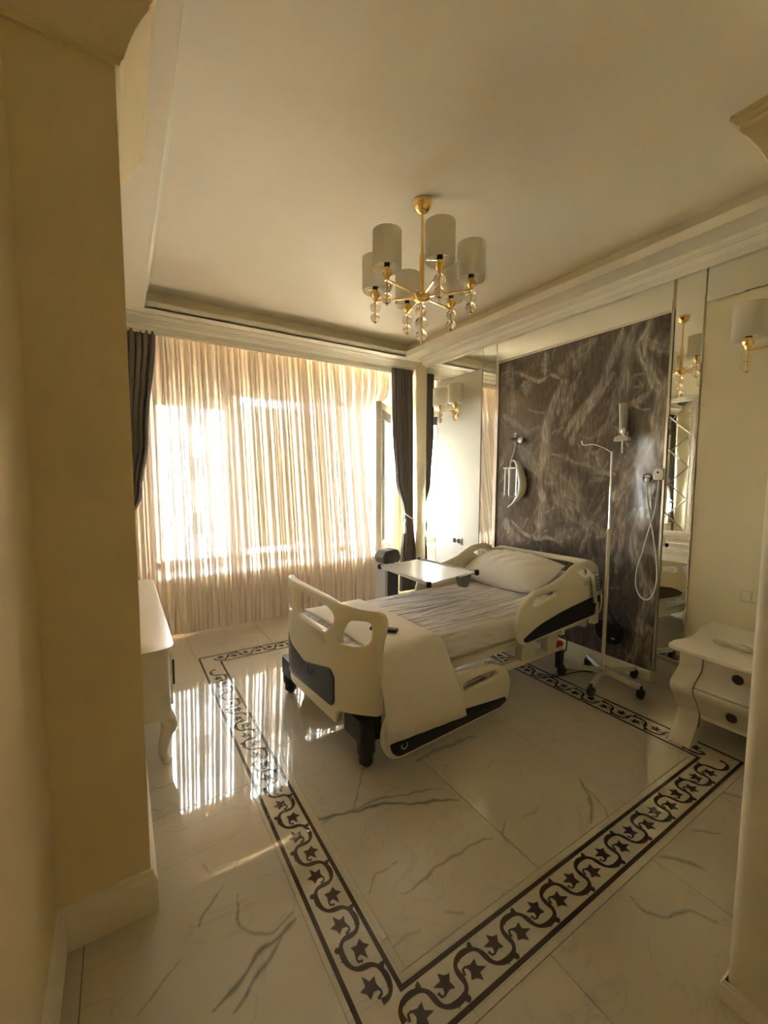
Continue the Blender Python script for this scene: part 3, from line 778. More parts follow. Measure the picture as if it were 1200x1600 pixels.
# sill and radiator cover
sill = MB().box((WX0 - .04, 4.46, .545), (3.02, YW + .028, .575)).build('window_sill', M['lacquer'], wo, bevel=.008)
rc = thing('radiator_cover', 'cream radiator cover with patterned grilles under the window sill', 'radiator cover', (0, 0, 0))
RX0, RX1, RY = .475, 2.95, 4.475
fb = MB()
fb.box((RX0, RY, .0), (RX1, RY + .02, .06)); fb.box((RX0, RY, .48), (RX1, RY + .02, .544))
xs = [RX0 + (RX1 - RX0) * k / 5 for k in range(6)]
for i, x in enumerate(xs): fb.box((x - (.0 if i == 0 else .035), RY, .06), (x + (.035 if i < 5 else 0), RY + .02, .48))
fb.box((RX0, RY + .02, 0), (RX0 + .02, YW - .002, .544)); fb.box((RX1 - .02, RY + .02, 0), (RX1, YW - .002, .544))
fb.build('carcass', M['lacquer'], rc, bevel=.004)
for x0, x1 in zip(xs[:-1], xs[1:]): MB().box((x0 + .035, RY + .008, .06), (x1 - .035, RY + .014, .48)).build('grille', M['perf'], rc)

# ------------------------------------------------------------------ curtains
def curtain(name, fx, fy, z0, z1, nx, nz, m, pleats, amp, label, cat, thick=0.003, uvw=1.0, group=None, behind=None, flare=None):
    """fx(z) -> (x_left, x_right), fy(z) -> y; pleats run the whole height."""
    vs = []; uvs = []
    rng = np.random.RandomState(len(name) + pleats)
    ph = rng.rand(pleats + 2) * .9
    for j in range(nz + 1):
        z = z0 + (z1 - z0) * j / nz
        xl, xr = fx(z); wdt = xr - xl
        for i in range(nx + 1):
            u = i / nx
            k = u * pleats; kk = int(k)
            a = amp * (0.65 + .5 * ph[kk]) * math.sin(2 * PI * k + .25 * math.sin(z * 1.1 + kk * 1.7) * (1 - (z - z0) / (z1 - z0)))
            a2 = amp * .35 * math.sin(2 * PI * k * 2.3 + ph[kk])
            x = xl + wdt * u + amp * .35 * math.cos(2 * PI * k); y = fy(z)
            if flare is not None: x += flare(z) * max(0.0, (u - .78) / .22) ** 2
            if behind is not None: y = max(y, behind(x, z))
            vs.append((x, y + a + a2, z)); uvs.append((u * uvw, z))
    fs = [(j * (nx + 1) + i, j * (nx + 1) + i + 1, (j + 1) * (nx + 1) + i + 1, (j + 1) * (nx + 1) + i) for j in range(nz) for i in range(nx)]
    me = bpy.data.meshes.new(name); me.from_pydata(vs, [], fs)
    uv = me.uv_layers.new(name='UVMap')
    li = np.zeros(len(me.loops), dtype=np.int32); me.loops.foreach_get('vertex_index', li)
    uv.data.foreach_set('uv', np.array(uvs)[li].ravel())
    o = link(name, me, m, None, smooth=True, angle=80)
    if thick > 0:
        sd = o.modifiers.new('solid', 'SOLIDIFY'); sd.thickness = thick
    return setp(o, label, cat, group)
def lerp_tab(tab):
    def f(z):
        for (za, *a), (zb_, *b) in zip(tab[:-1], tab[1:]):
            if z <= zb_:
                t = (z - za) / (zb_ - za); t = max(0, min(1, t)); t = t * t * (3 - 2 * t)
                return tuple(p + (q - p) * t for p, q in zip(a, b))
        return tuple(tab[-1][1:])
    return f
sheer_y = lambda z: 4.415 if z < .60 else 4.415 + (z - .60) * .158
curtain('sheer_curtain', lerp_tab([(0.03, -.22, 2.88), (2.95, -.22, 2.90)]), sheer_y, .03, 2.95, 900, 40, M['sheer'], 46, .0075,
        'long cream voile curtain with woven stripes drawn across the window', 'curtain', thick=0, uvw=5.2,
        behind=lambda x, z: (4.52 + (x - 2.73) * 1.04) + .075 if (x > 2.60 and .58 < z < 2.54) else 0, flare=lambda z: .16 * max(0.0, min(1.0, (z - 2.40) / .30)))
curtain('drape', lerp_tab([(0.02, -.20, .16), (.55, -.18, .10), (1.05, -.20, .02), (1.4, -.16, .17), (1.9, -.10, .24), (2.95, -.12, .345)]), lambda z: sheer_y(z) - .085, .02, 2.96, 120, 40, M['grey_cloth'], 8, .022,
        'grey drape tied back beside the white dresser', 'curtain', thick=.004)
drp = curtain('drape', lerp_tab([(0.02, 3.14, 3.40), (.45, 3.15, 3.39), (1.00, 3.20, 3.345), (1.08, 3.205, 3.34), (1.5, 3.085, 3.345), (2.2, 3.035, 3.35), (2.95, 3.03, 3.345)]), lambda z: 4.60 + max(0, (z - .6)) * .02, .02, 2.96, 120, 40, M['grey_cloth'], 7, .022,
        'grey drape tied back beside the open casement', 'curtain', thick=.004)
tb = thing('curtain_tieback', 'cream rope tieback round the grey drape by the open casement', 'tieback')
ring = [(3.285 + .075 * math.cos(t), 4.61 + .055 * math.sin(t), 1.04 - .05 * math.cos(t + .5)) for t in [2 * PI * k / 20 for k in range(21)]]
MB().tube(ring, .009, 8).build('rope', M['sheer'] if False else M['towel'], tb, smooth=True)
MB().tube([(3.35, 4.62, 1.08), (3.37, 4.66, 1.14), (3.375, 4.70, 1.16)], .007, 8).lathe([(.0, 0), (.018, .004), (.018, .012), (0, .016)], (3.366, 4.70, 1.155), 12, 'x').build('hook', M['gold'], tb, smooth=True)
MB().tube([(3.215, 4.575, .995), (3.205, 4.57, .96)], .010, 8).lathe([(.004, .03), (.016, .02), (.014, 0), (.020, -.06), (.018, -.12)], (3.20, 4.57, .93), 12).build('tassel', M['towel'], tb, smooth=True)

# ------------------------------------------------------------------ outside
structure(MB().box((-40, 5.2, -9.0), (60, 90, -8.9)).build('ground_outside', M['ground']))
def house(name, label, x0, x1, y0, y1, z0, z1, m, cols, rows_, ww_, wh):
    h = thing(name, label, 'building', ((x0 + x1) / 2, y0, z0))
    ox, oy, oz = (x0 + x1) / 2, y0, z0
    MB().box((x0 - ox, 0, 0), (x1 - ox, y1 - oy, z1 - oz)).build('wall', m, h)
    MB().box((x0 - ox - .3, -.3, z1 - oz), (x1 - ox + .3, y1 - oy + .3, z1 - oz + .4)).build('roof_slab', M['facade'], h)
    for i in range(cols):
        for j in range(rows_):
            cx = x0 - ox + (x1 - x0) * (i + .5) / cols; cz = (z1 - oz) * (j + .5) / rows_
            fme = MB().box((cx - ww_ / 2, -.06, cz - wh / 2), (cx + ww_ / 2, .02, cz + wh / 2)).build('window', M['frame'], h)
            MB().box((cx - ww_ / 2 + .12, -.08, cz - wh / 2 + .12), (cx + ww_ / 2 - .12, -.05, cz + wh / 2 - .12)).build('window_glass', M['farglass'], fme)
    return h
house('apartment_building', 'pale grey apartment block seen through the first window pane', 2.6, 9.0, 26, 34, -8.9, 16, M['facade'], 3, 8, 1.1, 1.5)
house('brick_building', 'red brick building behind the open casement', 12.5, 24, 27, 36, -8.9, 11.5, M['redfacade'], 5, 6, 1.2, 1.5)

# ------------------------------------------------------------------ lamps (all switched off)
def glass_drop(mb_glass, x, y, z, radii):                # stacked glass balls hanging below z; returns the lowest point
    for r in radii:
        mb_glass.ball((x, y, z - r), r, 18); z -= 2 * r * .97
    return z
def lamp_arm(par, x, y, z, sx=0.085):
    """Socket, shade and glass drop standing at the end of an arm (x, y, z = arm end)."""
    s = MB().lathe([(.010, -.02), (.014, -.018), (.015, .0), (.024, .012), (.030, .022), (.031, .034), (.018, .042), (.018, .052)], (x, y, z), 18).build('socket_cup', M['gold'], par, smooth=True)
    MB().lathe([(.016, .050), (.017, .050), (.017, .085), (.014, .09)], (x, y, z), 14).build('lamp_holder', M['black'], s, smooth=True)
    sh = MB()
    n = 28; r = sx
    prof = [(r, .045), (r, .250), (r - .003, .250), (r - .003, .045), (r, .045)]
    sh.lathe(prof, (x, y, z), n, cap=False)
    sho = sh.build('lamp_shade', M['shade'], par, smooth=True)
    sp = MB()
    for k in range(3):
        a = 2 * PI * k / 3 + .5; sp.tube([(x + .015 * math.cos(a), y + .015 * math.sin(a), z + .055), (x + (r - .002) * math.cos(a), y + (r - .002) * math.sin(a), z + .055)], .0018, 6)
    sp.build('shade_spider', M['gold'], sho)
    g = MB(); zl = glass_drop(g, x, y, z - .018, (.035, .032))
    g.build('glass_drop', M['ballglass'], par, smooth=True)
    MB().tube([(x, y, z - .01), (x, y, zl - .004)], .0035, 8).lathe([(.009, .006), (.007, 0), (.003, -.010), (.0001, -.012)], (x, y, zl), 12).build('drop_rod', M['gold'], par, smooth=True)

CX, CY = 1.658, 2.205
ch = thing('chandelier', 'brass chandelier with six white drum shades hanging from the ceiling', 'chandelier', (CX, CY, 2.68))
MB().lathe([(.060, .57), (.058, .555), (.048, .525), (.030, .508), (.012, .500)], n=24).build('canopy', M['gold'], ch, smooth=True)
MB().tube([(0, 0, .25), (0, 0, .51)], .0085, 12).tube([(0, 0, .0), (0, 0, .255)], .0155, 14).build('rod', M['gold'], ch, smooth=True)
MB().lathe([(.0165, .045), (.02, .03), (.048, .022), (.055, .010), (.055, -.004), (.048, -.018), (.026, -.028), (.010, -.032)], n=24).build('hub', M['gold'], ch, smooth=True)
for k in range(6):
    a = math.radians(-108 + 60 * k); x, y = .305 * math.cos(a), .305 * math.sin(a)
    MB().tube([(.04 * math.cos(a), .04 * math.sin(a), .004), (x, y, .012)], .0065, 10).build('arm', M['gold'], ch, smooth=True)
    lamp_arm(ch, x, y, .024)
g = MB(); zl = glass_drop(g, 0, 0, -.045, (.038, .040, .036)); g.build('centre_drop', M['ballglass'], ch, smooth=True)
MB().tube([(0, 0, -.02), (0, 0, zl - .01)], .004, 8).lathe([(.011, .008), (.008, 0), (.003, -.012), (.0001, -.014)], (0, 0, zl - .006), 12).build('centre_rod', M['gold'], ch, smooth=True)

def sconce(loc, label, rz=0.0):
    s = thing('wall_lamp', label, 'wall lamp', loc, rz, 'brass wall lamps')
    # local: wall at x = 0, lamp reaches out along -x, two arms along y
    pr = [(0.0001, -.020), (.05, -.020), (.058, -.012), (.060, 0)]
    vs = MB()
    rows = []
    for r, h in pr: rows.append([(h, r * .95 * math.cos(2 * PI * k / 24), r * 1.85 * math.sin(2 * PI * k / 24)) for k in range(24)])
    vs.strip(rows, True).build('backplate', M['gold'], s, smooth=True)
    MB().tube([(-.01, 0, 0), (-.13, 0, 0)], .008, 10).tube([(-.13, -.135, 0), (-.13, .135, 0)], .0065, 10).ball((-.13, 0, 0), .014, 12).build('arm', M['gold'], s, smooth=True)
    for yy in (-.135, .135): lamp_arm(s, -.13, yy, .02)
    return s
sconce((XW - .004, 3.800, 2.325), 'brass wall lamp with two white shades on the white gloss panel near the window')
sconce((XW + .006, .915, 2.325), 'brass wall lamp on the beige panel above the white nightstand')

# ------------------------------------------------------------------ hospital bed (local x: foot -> head, local y: away from the camera)
bed = thing('hospital_bed', 'cream electric hospital bed with dark side panels standing against the brown marble', 'bed', (0.97, 2.31, 0), math.radians(2.6))
# base
b = MB()
for y in (-.44, .40): b.box((.30, y, .215), (1.90, y + .045, .268))
for x in (.36, 1.84): b.box((x, -.44, .218), (x + .05, .44, .262))
b.build('base_frame', M['steel'], bed, bevel=.006)
p = MB()
for y in (-.455, .42): p.box((.12, y, .375), (2.16, y + .035, .425))
for x in (.12, .75, 1.35, 2.12): p.box((x, -.43, .378), (x + .04, .43, .42))
p.box((.14, -.42, .418), (2.14, .42, .436))
p.build('platform', M['steel'], bed, bevel=.005)
for x, dx in ((.55, .22), (1.45, .22)):
    for y in (-.36, .32):
        MB().prism([(x, .25), (x + .05, .25), (x + dx + .05, .385), (x + dx, .385)], lambda a, bb, d, y=y: (a, y + d, bb), 0, .03).build('lift_arm', M['steel'], bed, bevel=.004)
MB().box((1.36, -.46, .262), (1.50, -.40, .38)).build('base_bracket', M['steel'], bed, bevel=.004)
MB().box((1.66, -.46, .262), (1.80, -.40, .385)).build('base_bracket', M['steel'], bed, bevel=.004)
MB().tube([(.75, -.06, .30), (1.5, -.04, .34)], [.03, .022], 12).build('actuator', M['black'], bed, smooth=True)
for y in (-.455, .40):
    lg = MB().prism(rounded([(1.845, .215), (1.895, .215), (1.885, .07), (1.850, .07)], .006), lambda a, bb, d, y=y: (a, y + d, bb), 0, .05).build('head_leg', M['black'], bed, bevel=.004)
    MB().lathe([(.008, -.018), (.042, -.016), (.046, -.008), (.046, .008), (.042, .016), (.008, .018)], (1.90, y + .02, .046), 18, 'y').box((1.86, y + .005, .05), (1.905, y + .035, .085)).build('caster', M['black'], lg, smooth=True)
MB().lathe([(.0001, 0), (.022, .002), (.026, .012), (.022, .030), (.0001, .034)], (1.80, -.47, .285), 16).box((1.77, -.47, .27), (1.85, -.43, .29)).build('release_knob', M['red'], bed, smooth=True)
MB().tube(smooth_path([(1.92, -.40, .40), (1.97, -.42, .30), (1.95, -.43, .19), (1.88, -.42, .22)], 6), .005, 8).build('power_cord', M['black'], bed, smooth=True)
# mattress with sheet
def soft_box(lo, hi, r, n=5, nx=8, ny=8):
    bm = bmesh.new(); bmesh.ops.create_cube(bm, size=1.0)
    c = [(a + d) / 2 for a, d in zip(lo, hi)]; s = [d - a for a, d in zip(lo, hi)]
    for v in bm.verts: v.co = Vector((c[0] + v.co.x * s[0], c[1] + v.co.y * s[1], c[2] + v.co.z * s[2]))
    bmesh.ops.bevel(bm, geom=bm.edges[:], offset=r, segments=n, profile=.6, affect='EDGES')
    me = bpy.data.meshes.new('soft'); bm.to_mesh(me); bm.free(); return me
link('mattress', soft_box((.10, -.455, .432), (2.14, .455, .605), .045), M['sheet'], bed, smooth=True, angle=60)

# boards
def foot_bend(u):
    if u < 0: return .155 * max(0.0, (-u - .24) / .29) ** 1.8
    return .075 * max(0.0, (u - .30) / .25) ** 1.7
FB = lambda a, bb, d: (foot_bend(a) + d, a, bb)
cut = [-.50, -.46, -.42, -.38, -.34, -.30, -.26, -.22, .30, .34, .38, .42, .46, .50, -.1, .1]
outline = rounded([(-.505, .29), (-.285, .265), (-.275, .185), (.535, .165), (.548, .30), (.545, .62), (.50, .70), (.505, .865), (.43, .885), (-.20, .878), (-.40, .858), (-.512, .855), (-.528, .79), (-.505, .66)],
                  [.015, .03, .02, .05, .04, .08, .04, .045, .04, .08, .06, .035, .05, .1], 6)
holeA = rounded([(.285, .828), (.235, .672), (-.155, .676), (-.250, .745), (-.262, .800), (-.180, .828)], [.03, .03, .03, .04, .03, .05], 6)
holeB = rounded([(-.345, .790), (-.475, .800), (-.470, .690), (-.420, .655), (-.300, .650), (-.290, .690)], [.05, .03, .04, .05, .03, .03], 6)
holeC = rounded([(.345, .800), (.465, .800), (.455, .690), (.400, .665), (.320, .672)], [.03, .03, .04, .04, .03], 6)
fb_ = link('footboard', plate(outline, [holeA, holeB, holeC], .044, FB, .014, cut, 'footboard'), M['plastic'], bed, smooth=True, angle=50)
dpan = rounded([(.545, .455), (.545, .245), (.50, .228), (-.235, .272), (-.268, .30), (-.268, .455), (-.225, .488), (.13, .396), (.47, .475)], [.02, .03, .03, .03, .03, .03, .03, .05, .04], 6)
FD = lambda a, bb, d: (foot_bend(a) + d - .024, a, bb)
link('dark_panel', plate(dpan, [], .008, FD, .003, cut, 'dark_panel'), M['darkpanel'], fb_, smooth=True, angle=40)
e = MB()
for o_ in (0, -.03): e.tube([(-.030, .02 + o_, .36), (-.030, .0 + o_, .395)], .0025, 6)
e.tube([(-.030, .045, .355), (-.030, .06, .39), (-.030, .075, .355)], .002, 6)
e.build('emblem', M['grey'], fb_)
rec = rounded([(.22, .665), (-.14, .665), (-.16, .60), (-.02, .575), (.20, .60)], .03, 5)      # raised lip under the opening
link('raised_lip', plate(rec, [], .006, lambda a, bb, d: (foot_bend(a) + d - .0235, a, bb), .0028, (), 'raised_lip'), M['plastic'], fb_, smooth=True, angle=40)
# corner bumpers at the foot
def bumper(sy, cx, cy):
    bp = MB()
    bp.prism(rounded([(-.072, -.06), (.060, -.06), (.070, .09), (-.02, .16), (-.075, .13)], .02, 4), lambda a, bb, d: (cx + a + .02, cy + sy * bb * 1.0, d), .155, .275)
    bp.lathe([(.050, .085), (.052, .10), (.050, .19), (.040, .262)], (cx + .0, cy - sy * .02, 0), 18)
    o_ = bp.build('corner_bumper', M['black'], bed, smooth=True, angle=40)
    MB().lathe([(.024, .262), (.024, .272), (.016, .272), (.016, .262)], (cx, cy - sy * .02, 0), 16).build('socket_ring', M['grey'], o_, smooth=True)
    MB().lathe([(.020, -.017), (.036, -.017), (.042, -.008), (.042, .008), (.036, .017), (.020, .017)], (cx, cy - sy * .02, .0425), 20, 'x').lathe([(.041, .030), (.041, .082), (.03, .095)], (cx, cy - sy * .02, 0), 16).build('caster', M['black'], o_, smooth=True)
    MB().lathe([(.0415, .086), (.0432, .092), (.0432, .101), (.0415, .106)], (cx, cy - sy * .02, 0), 16).build('caster_collar', M['plastic'], o_, smooth=True)
bumper(1, .075, -.425)
bumper(-1, .045, .505)

HB = lambda a, bb, d: (2.205 + .05 * max(0, (abs(a) - .40) / .15) ** 1.5 * -1 + d, a, bb)
hout = rounded([(-.525, .44), (.525, .44), (.548, .70), (.540, .845), (.455, .892), (-.455, .892), (-.540, .840), (-.552, .66)], [.05, .05, .1, .07, .06, .06, .08, .1], 6)
hA = rounded([(.26, .848), (.205, .760), (-.26, .760), (-.345, .835), (-.30, .850)], [.03, .03, .04, .03, .03], 5)
hL = [rounded([(s_ * .325, .846), (s_ * .325, .765), (s_ * .485, .755), (s_ * .475, .82), (s_ * .43, .848)], [.03, .03, .03, .04, .04], 5) for s_ in (1,)]
hR = rounded([(-.39, .846), (-.44, .846), (-.487, .815), (-.485, .765), (-.42, .755)], [.02, .03, .03, .03, .03], 5)
link('headboard', plate(hout, [hA] + hL + [hR], .044, HB, .015, (-.5, -.45, -.4, .4, .45, .5), 'headboard'), M['plastic'], bed, smooth=True, angle=50)

def rail(name, out, holes, dark, sy, y, em=None):
    F = lambda a, bb, d: (a, sy * y + d, bb)
    o_ = link(name, plate(out, holes, .036, F, .012, (), name), M['plastic'], bed, smooth=True, angle=50)
    ds = -.020 if sy < 0 else .020
    link('dark_panel', plate(dark, [], .008, lambda a, bb, d: (a, sy * y + d + (ds if sy < 0 else .020), bb), .003, (), 'dark_panel'), M['black'], o_, smooth=True, angle=40)
    if em is not None:
        cx, cz, r = em
        MB().tube([(cx + r * math.cos(t), sy * (y + .025), cz + r * .8 * math.sin(t)) for t in [PI * .75 + 1.5 * PI * k / 12 for k in range(13)]], .0035, 6).build('emblem', M['lightgrey'], o_, smooth=True)
    return o_
up_out = rounded([(1.19, .60), (1.195, .50), (1.255, .425), (1.33, .425), (2.17, .455), (2.215, .50), (2.225, .66), (2.17, .875), (2.06, .925), (1.955, .918), (1.84, .905), (1.71, .835), (1.58, .800), (1.40, .782), (1.27, .735)],
                 [.08, .06, .06, .03, .05, .04, .1, .08, .07, .06, .08, .1, .1, .08, .08], 6)
up_h1 = rounded([(1.355, .690), (1.385, .735), (1.57, .752), (1.625, .752), (1.635, .722), (1.56, .705), (1.385, .672)], [.02, .03, .04, .02, .02, .05, .02], 5)
up_h2 = rounded([(1.885, .845), (1.985, .868), (2.065, .835), (2.065, .800), (2.00, .790)], [.02, .03, .03, .02, .04], 5)
up_d = rounded([(1.255, .468), (1.285, .440), (2.145, .482), (2.165, .52), (2.165, .620), (2.06, .622), (1.70, .585), (1.42, .535)], [.03, .02, .03, .02, .03, .03, .15, .1], 6)
lo_out = rounded([(.118, .23), (.118, .13), (.17, .045), (.26, .030), (1.06, .055), (1.13, .11), (1.15, .23), (1.09, .325), (.97, .372), (.66, .392), (.40, .385), (.18, .33)], [.06, .06, .05, .04, .05, .06, .08, .06, .06, .1, .1, .1], 6)
lo_h = rounded([(.70, .300), (.74, .330), (.985, .330), (1.015, .30), (.985, .278), (.72, .270)], [.02, .03, .02, .02, .02, .02], 5)
lo_d = rounded([(.165, .185), (.165, .10), (.215, .052), (1.04, .072), (1.10, .10), (1.09, .125), (.94, .138), (.70, .162), (.27, .196)], [.03, .04, .03, .02, .02, .02, .05, .1, .05], 6)
r1 = rail('side_rail', up_out, [up_h1, up_h2], up_d, -1, .525, (1.985, .755, .020))
rail('side_rail', up_out, [up_h1, up_h2], up_d, 1, .525)
r3 = rail('side_rail', lo_out, [lo_h], lo_d, -1, .525, (.255, .105, .020))
rail('side_rail', lo_out, [lo_h], lo_d, 1, .525)
MB().tube([(.73, -.505, .285), (.985, -.505, .305)], .009, 8).ball((.745, -.515, .300), .012, 10).build('release_bar', M['chrome'], r3, smooth=True)
MB().tube([(1.57, -.51, .722), (1.625, -.51, .732)], .006, 8).ball((1.60, -.515, .728), .010, 10).build('rail_latch', M['grey'], r1, smooth=True)
rs = MB()
for x in (1.30, 1.75, 2.05): rs.box((x, -.515, .385), (x + .04, -.45, .46)); rs.box((x, .45, .385), (x + .04, .515, .46))
for x in (.35, .95): rs.prism([(x, .385), (x + .04, .385), (x + .02, .20), (x - .02, .20)], lambda a, bb, d: (a, d, bb), -.512, -.485); rs.prism([(x, .385), (x + .04, .385), (x + .02, .20), (x - .02, .20)], lambda a, bb, d: (a, d, bb), .485, .512)
rs.build('rail_brackets', M['steel'], bed)
# hand control hung on the near rail
T = Matrix.Translation((2.085, -.575, .71)) @ Matrix.Rotation(math.radians(-14), 4, 'Y')
hc = MB().box((-.032, -.016, -.125), (.032, .016, .125), T).build('hand_control', M['lightgrey'], bed, bevel=.012, seg=3)
k_ = MB()
for i in range(5):
    for s_ in (-.013, .013): k_.box((s_ - .008, -.020, -.02 + i * .026), (s_ + .008, -.014, -.004 + i * .026), T)
k_.build('control_keys', M['grey'], hc, bevel=.002)
MB().box((-.018, -.020, -.115), (.018, -.012, -.06), T).build('control_hook', M['black'], hc, bevel=.004)
MB().tube(smooth_path([(2.12, -.575, .60), (2.15, -.57, .52), (2.19, -.56, .50), (2.21, -.56, .58), (2.215, -.55, .66)], 6), .006, 8).build('control_cord', M['hose'], hc, smooth=True)
MB().prism(rounded([(2.13, .40), (2.20, .40), (2.20, .56), (2.14, .56)], .012), lambda a, bb, d: (a, d, bb), -.55, -.50).build('corner_post', M['plastic'], bed, bevel=.008)

# things on the bed
BM = bed.matrix_basis.copy() if False else Matrix.Translation((0.97, 2.31, 0)) @ Matrix.Rotation(math.radians(2.6), 4, 'Z')
def on_bed(p): return BM @ Vector(p)
path = [(.478, .44), (.476, .52), (.468, .585), (.440, .612), (.36, .616), (.2, .617), (0, .6165), (-.2, .617), (-.36, .617), (-.425, .614), (-.458, .598), (-.482, .56), (-.515, .47), (-.560, .40), (-.580, .32), (-.588, .24), (-.594, .175)]
rows = []
for i, (y, z) in enumerate(path):
    t = max(0, i - 9) / 7
    row = []
    for k in range(25):
        u = k / 24
        x0, x1 = .130 - .02 * t, .575 + .105 * t
        wob = .004 * math.sin(u * 14 + i * .5) * (1 if i > 9 else .5)
        dz = -.030 * u * t if i == len(path) - 1 else -.03 * u * t
        row.append((x0 + (x1 - x0) * u + .004 * math.sin(i * 1.3), y - (abs(wob) if i > 9 else 0), z + .010 + (0 if i > 9 else wob * .4) + dz))
    rows.append(row)
bk = MB().strip(rows).build('folded_blanket', M['towel'], None, smooth=True, angle=80)
bk.location = (0.97, 2.31, 0); bk.rotation_euler = (0, 0, math.radians(2.6))
sd = bk.modifiers.new('solid', 'SOLIDIFY'); sd.thickness = .010; sd.offset = -1
setp(bk, 'cream blanket folded across the foot of the bed and hanging over its near side', 'blanket')

def pillow_mesh(lx, ly, th, n=36):
    vs = []; fs = []
    for side in (1, -1):
        k = len(vs)
        for i in range(n + 1):
            for j in range(n + 1):
                u, v = -1 + 2 * i / n, -1 + 2 * j / n
                t = max(0, 1 - abs(u) ** 2.4) ** .55 * max(0, 1 - abs(v) ** 2.4) ** .55
                pin = 1 - .07 * (abs(u * v)) ** 2 * 0 - .05 * (u * u) * (1 - v * v) * 0
                cr = .011 * math.sin(v * 19 + u * 3.0 + math.sin(u * 5) * 1.5) * (1 - abs(v) ** 2) * (1 - abs(u) ** 4) * (.5 + .5 * math.sin(u * 2 + .5)) if side > 0 else 0
                vs.append((u * lx / 2 * (1 - .06 * (1 - u * u) * 0 + -.05 * v * v * (1 - abs(u)) ), v * ly / 2 * (1 - .05 * u * u * (1 - abs(v))), side * (t * th / 2 + cr * t)))
        for i in range(n):
            for j in range(n):
                q = (k + i * (n + 1) + j, k + (i + 1) * (n + 1) + j, k + (i + 1) * (n + 1) + j + 1, k + i * (n + 1) + j + 1)
                fs.append(q if side > 0 else q[::-1])
    me = bpy.data.meshes.new('pillow'); me.from_pydata(vs, [], fs)
    bm = bmesh.new(); bm.from_mesh(me); bmesh.ops.remove_doubles(bm, verts=bm.verts, dist=1e-5); bmesh.ops.recalc_face_normals(bm, faces=bm.faces); bm.to_mesh(me); bm.free()
    return me
pl = link('pillow', pillow_mesh(.47, .80, .27), M['pillow'], None, smooth=True, angle=80)
pl.matrix_world = BM @ Matrix.Translation((1.935, .125, .742)) @ Matrix.Rotation(math.radians(-20), 4, 'Y')
setp(pl, 'plump white pillow leaning against the headboard of the bed', 'pillow')

rt = thing('remote_control', 'slim black remote control lying on the cream blanket', 'remote control')
rt.matrix_world = BM @ Matrix.Translation((.335, -.235, .640)) @ Matrix.Rotation(math.radians(-52), 4, 'Z')
MB().box((-.085, -.022, -.010), (.085, .022, .010)).build('body', M['black'], rt, bevel=.006, seg=3)
kb = MB()
for i in range(7):
    for j in (-.010, 0, .010): kb.box((-.06 + i * .018, j - .003, .009), (-.05 + i * .018, j + .003, .012))
kb.build('keys', M['grey'], rt)
MB().box((.074, -.018, -.006), (.0865, .018, .006)).build('end_window', M['darkpanel'], rt, bevel=.003)

# ------------------------------------------------------------------ overbed table
ot = thing('overbed_table', 'grey white overbed table with black corners reaching across the bed', 'table', (1.945, 3.02, 0), math.radians(6))
def o2(x, y): # world -> local
    c, s = math.cos(-math.radians(6)), math.sin(-math.radians(6)); dx, dy = x - 1.945, y - 3.02
    return (c * dx - s * dy, s * dx + c * dy)
zt = .835
cor = [o2(*q) for q in ((1.765, 2.87), (1.745, 2.205), (2.285, 2.305), (2.215, 2.945))]
MB().prism(rounded(cor, .02, 4), lambda a, bb, d: (a, bb, d), zt - .018, zt).build('table_top', M['tabletop'], ot, bevel=.004)
for i, j in ((0, 1), (2, 3)):
    A, B = Vector((*cor[i], zt + .004)), Vector((*cor[j], zt + .004)); MB().tube([A, B], .007, 8).build('edge_rail', M['lightgrey'], ot, smooth=True)
for q in cor: MB().lathe([(.012, -.026), (.019, -.02), (.019, .010), (.012, .016)], (q[0], q[1], zt), 14).build('corner_cap', M['black'], ot, smooth=True)
cl_ = o2(2.10, 2.262)
T = Matrix.Translation((cl_[0], cl_[1], zt - .03))
MB().prism(rounded([(-.075, .028), (.075, .028), (.060, -.03), (.022, -.065), (-.045, -.050)], .015, 3), lambda a, bb, d: (cl_[0] + a, cl_[1] + d + a * .16, zt - .02 + bb), -.035, .012).build('tilt_lever', M['grey'], ot, bevel=.005)
MB().tube([(*o2(1.83, 2.9), zt - .03), (*o2(2.15, 2.88), zt - .03)], .014, 10).tube([(*o2(1.93, 2.32), zt - .03), (*o2(1.93, 3.02), zt - .03)], .014, 10).build('under_frame', M['steel'], ot, smooth=True)
MB().box((-.055, -.05, .08), (.075, .07, .80)).build('column', M['darkpanel'], ot, bevel=.008)
MB().box((-.085, -.06, .08), (-.056, .08, .82)).build('side_panel', M['lightgrey'], ot, bevel=.004)
MB().prism(rounded([(-.085, .815), (.085, .815), (.105, .86), (.075, .935), (-.06, .93), (-.10, .885)], .025, 4), lambda a, bb, d: (a, d, bb), -.05, .08).build('top_housing', M['grey'], ot, bevel=.015)
MB().box((-.16, -.30, .05), (.12, .26, .085)).build('base_plate', M['steel'], ot, bevel=.008)
for x in (-.12, .08):
    for y in (-.26, .22): MB().lathe([(.008, -.012), (.024, -.012), (.026, 0), (.024, .012), (.008, .012)], (x, y, .026), 14, 'y').build('caster', M['black'], ot, smooth=True)

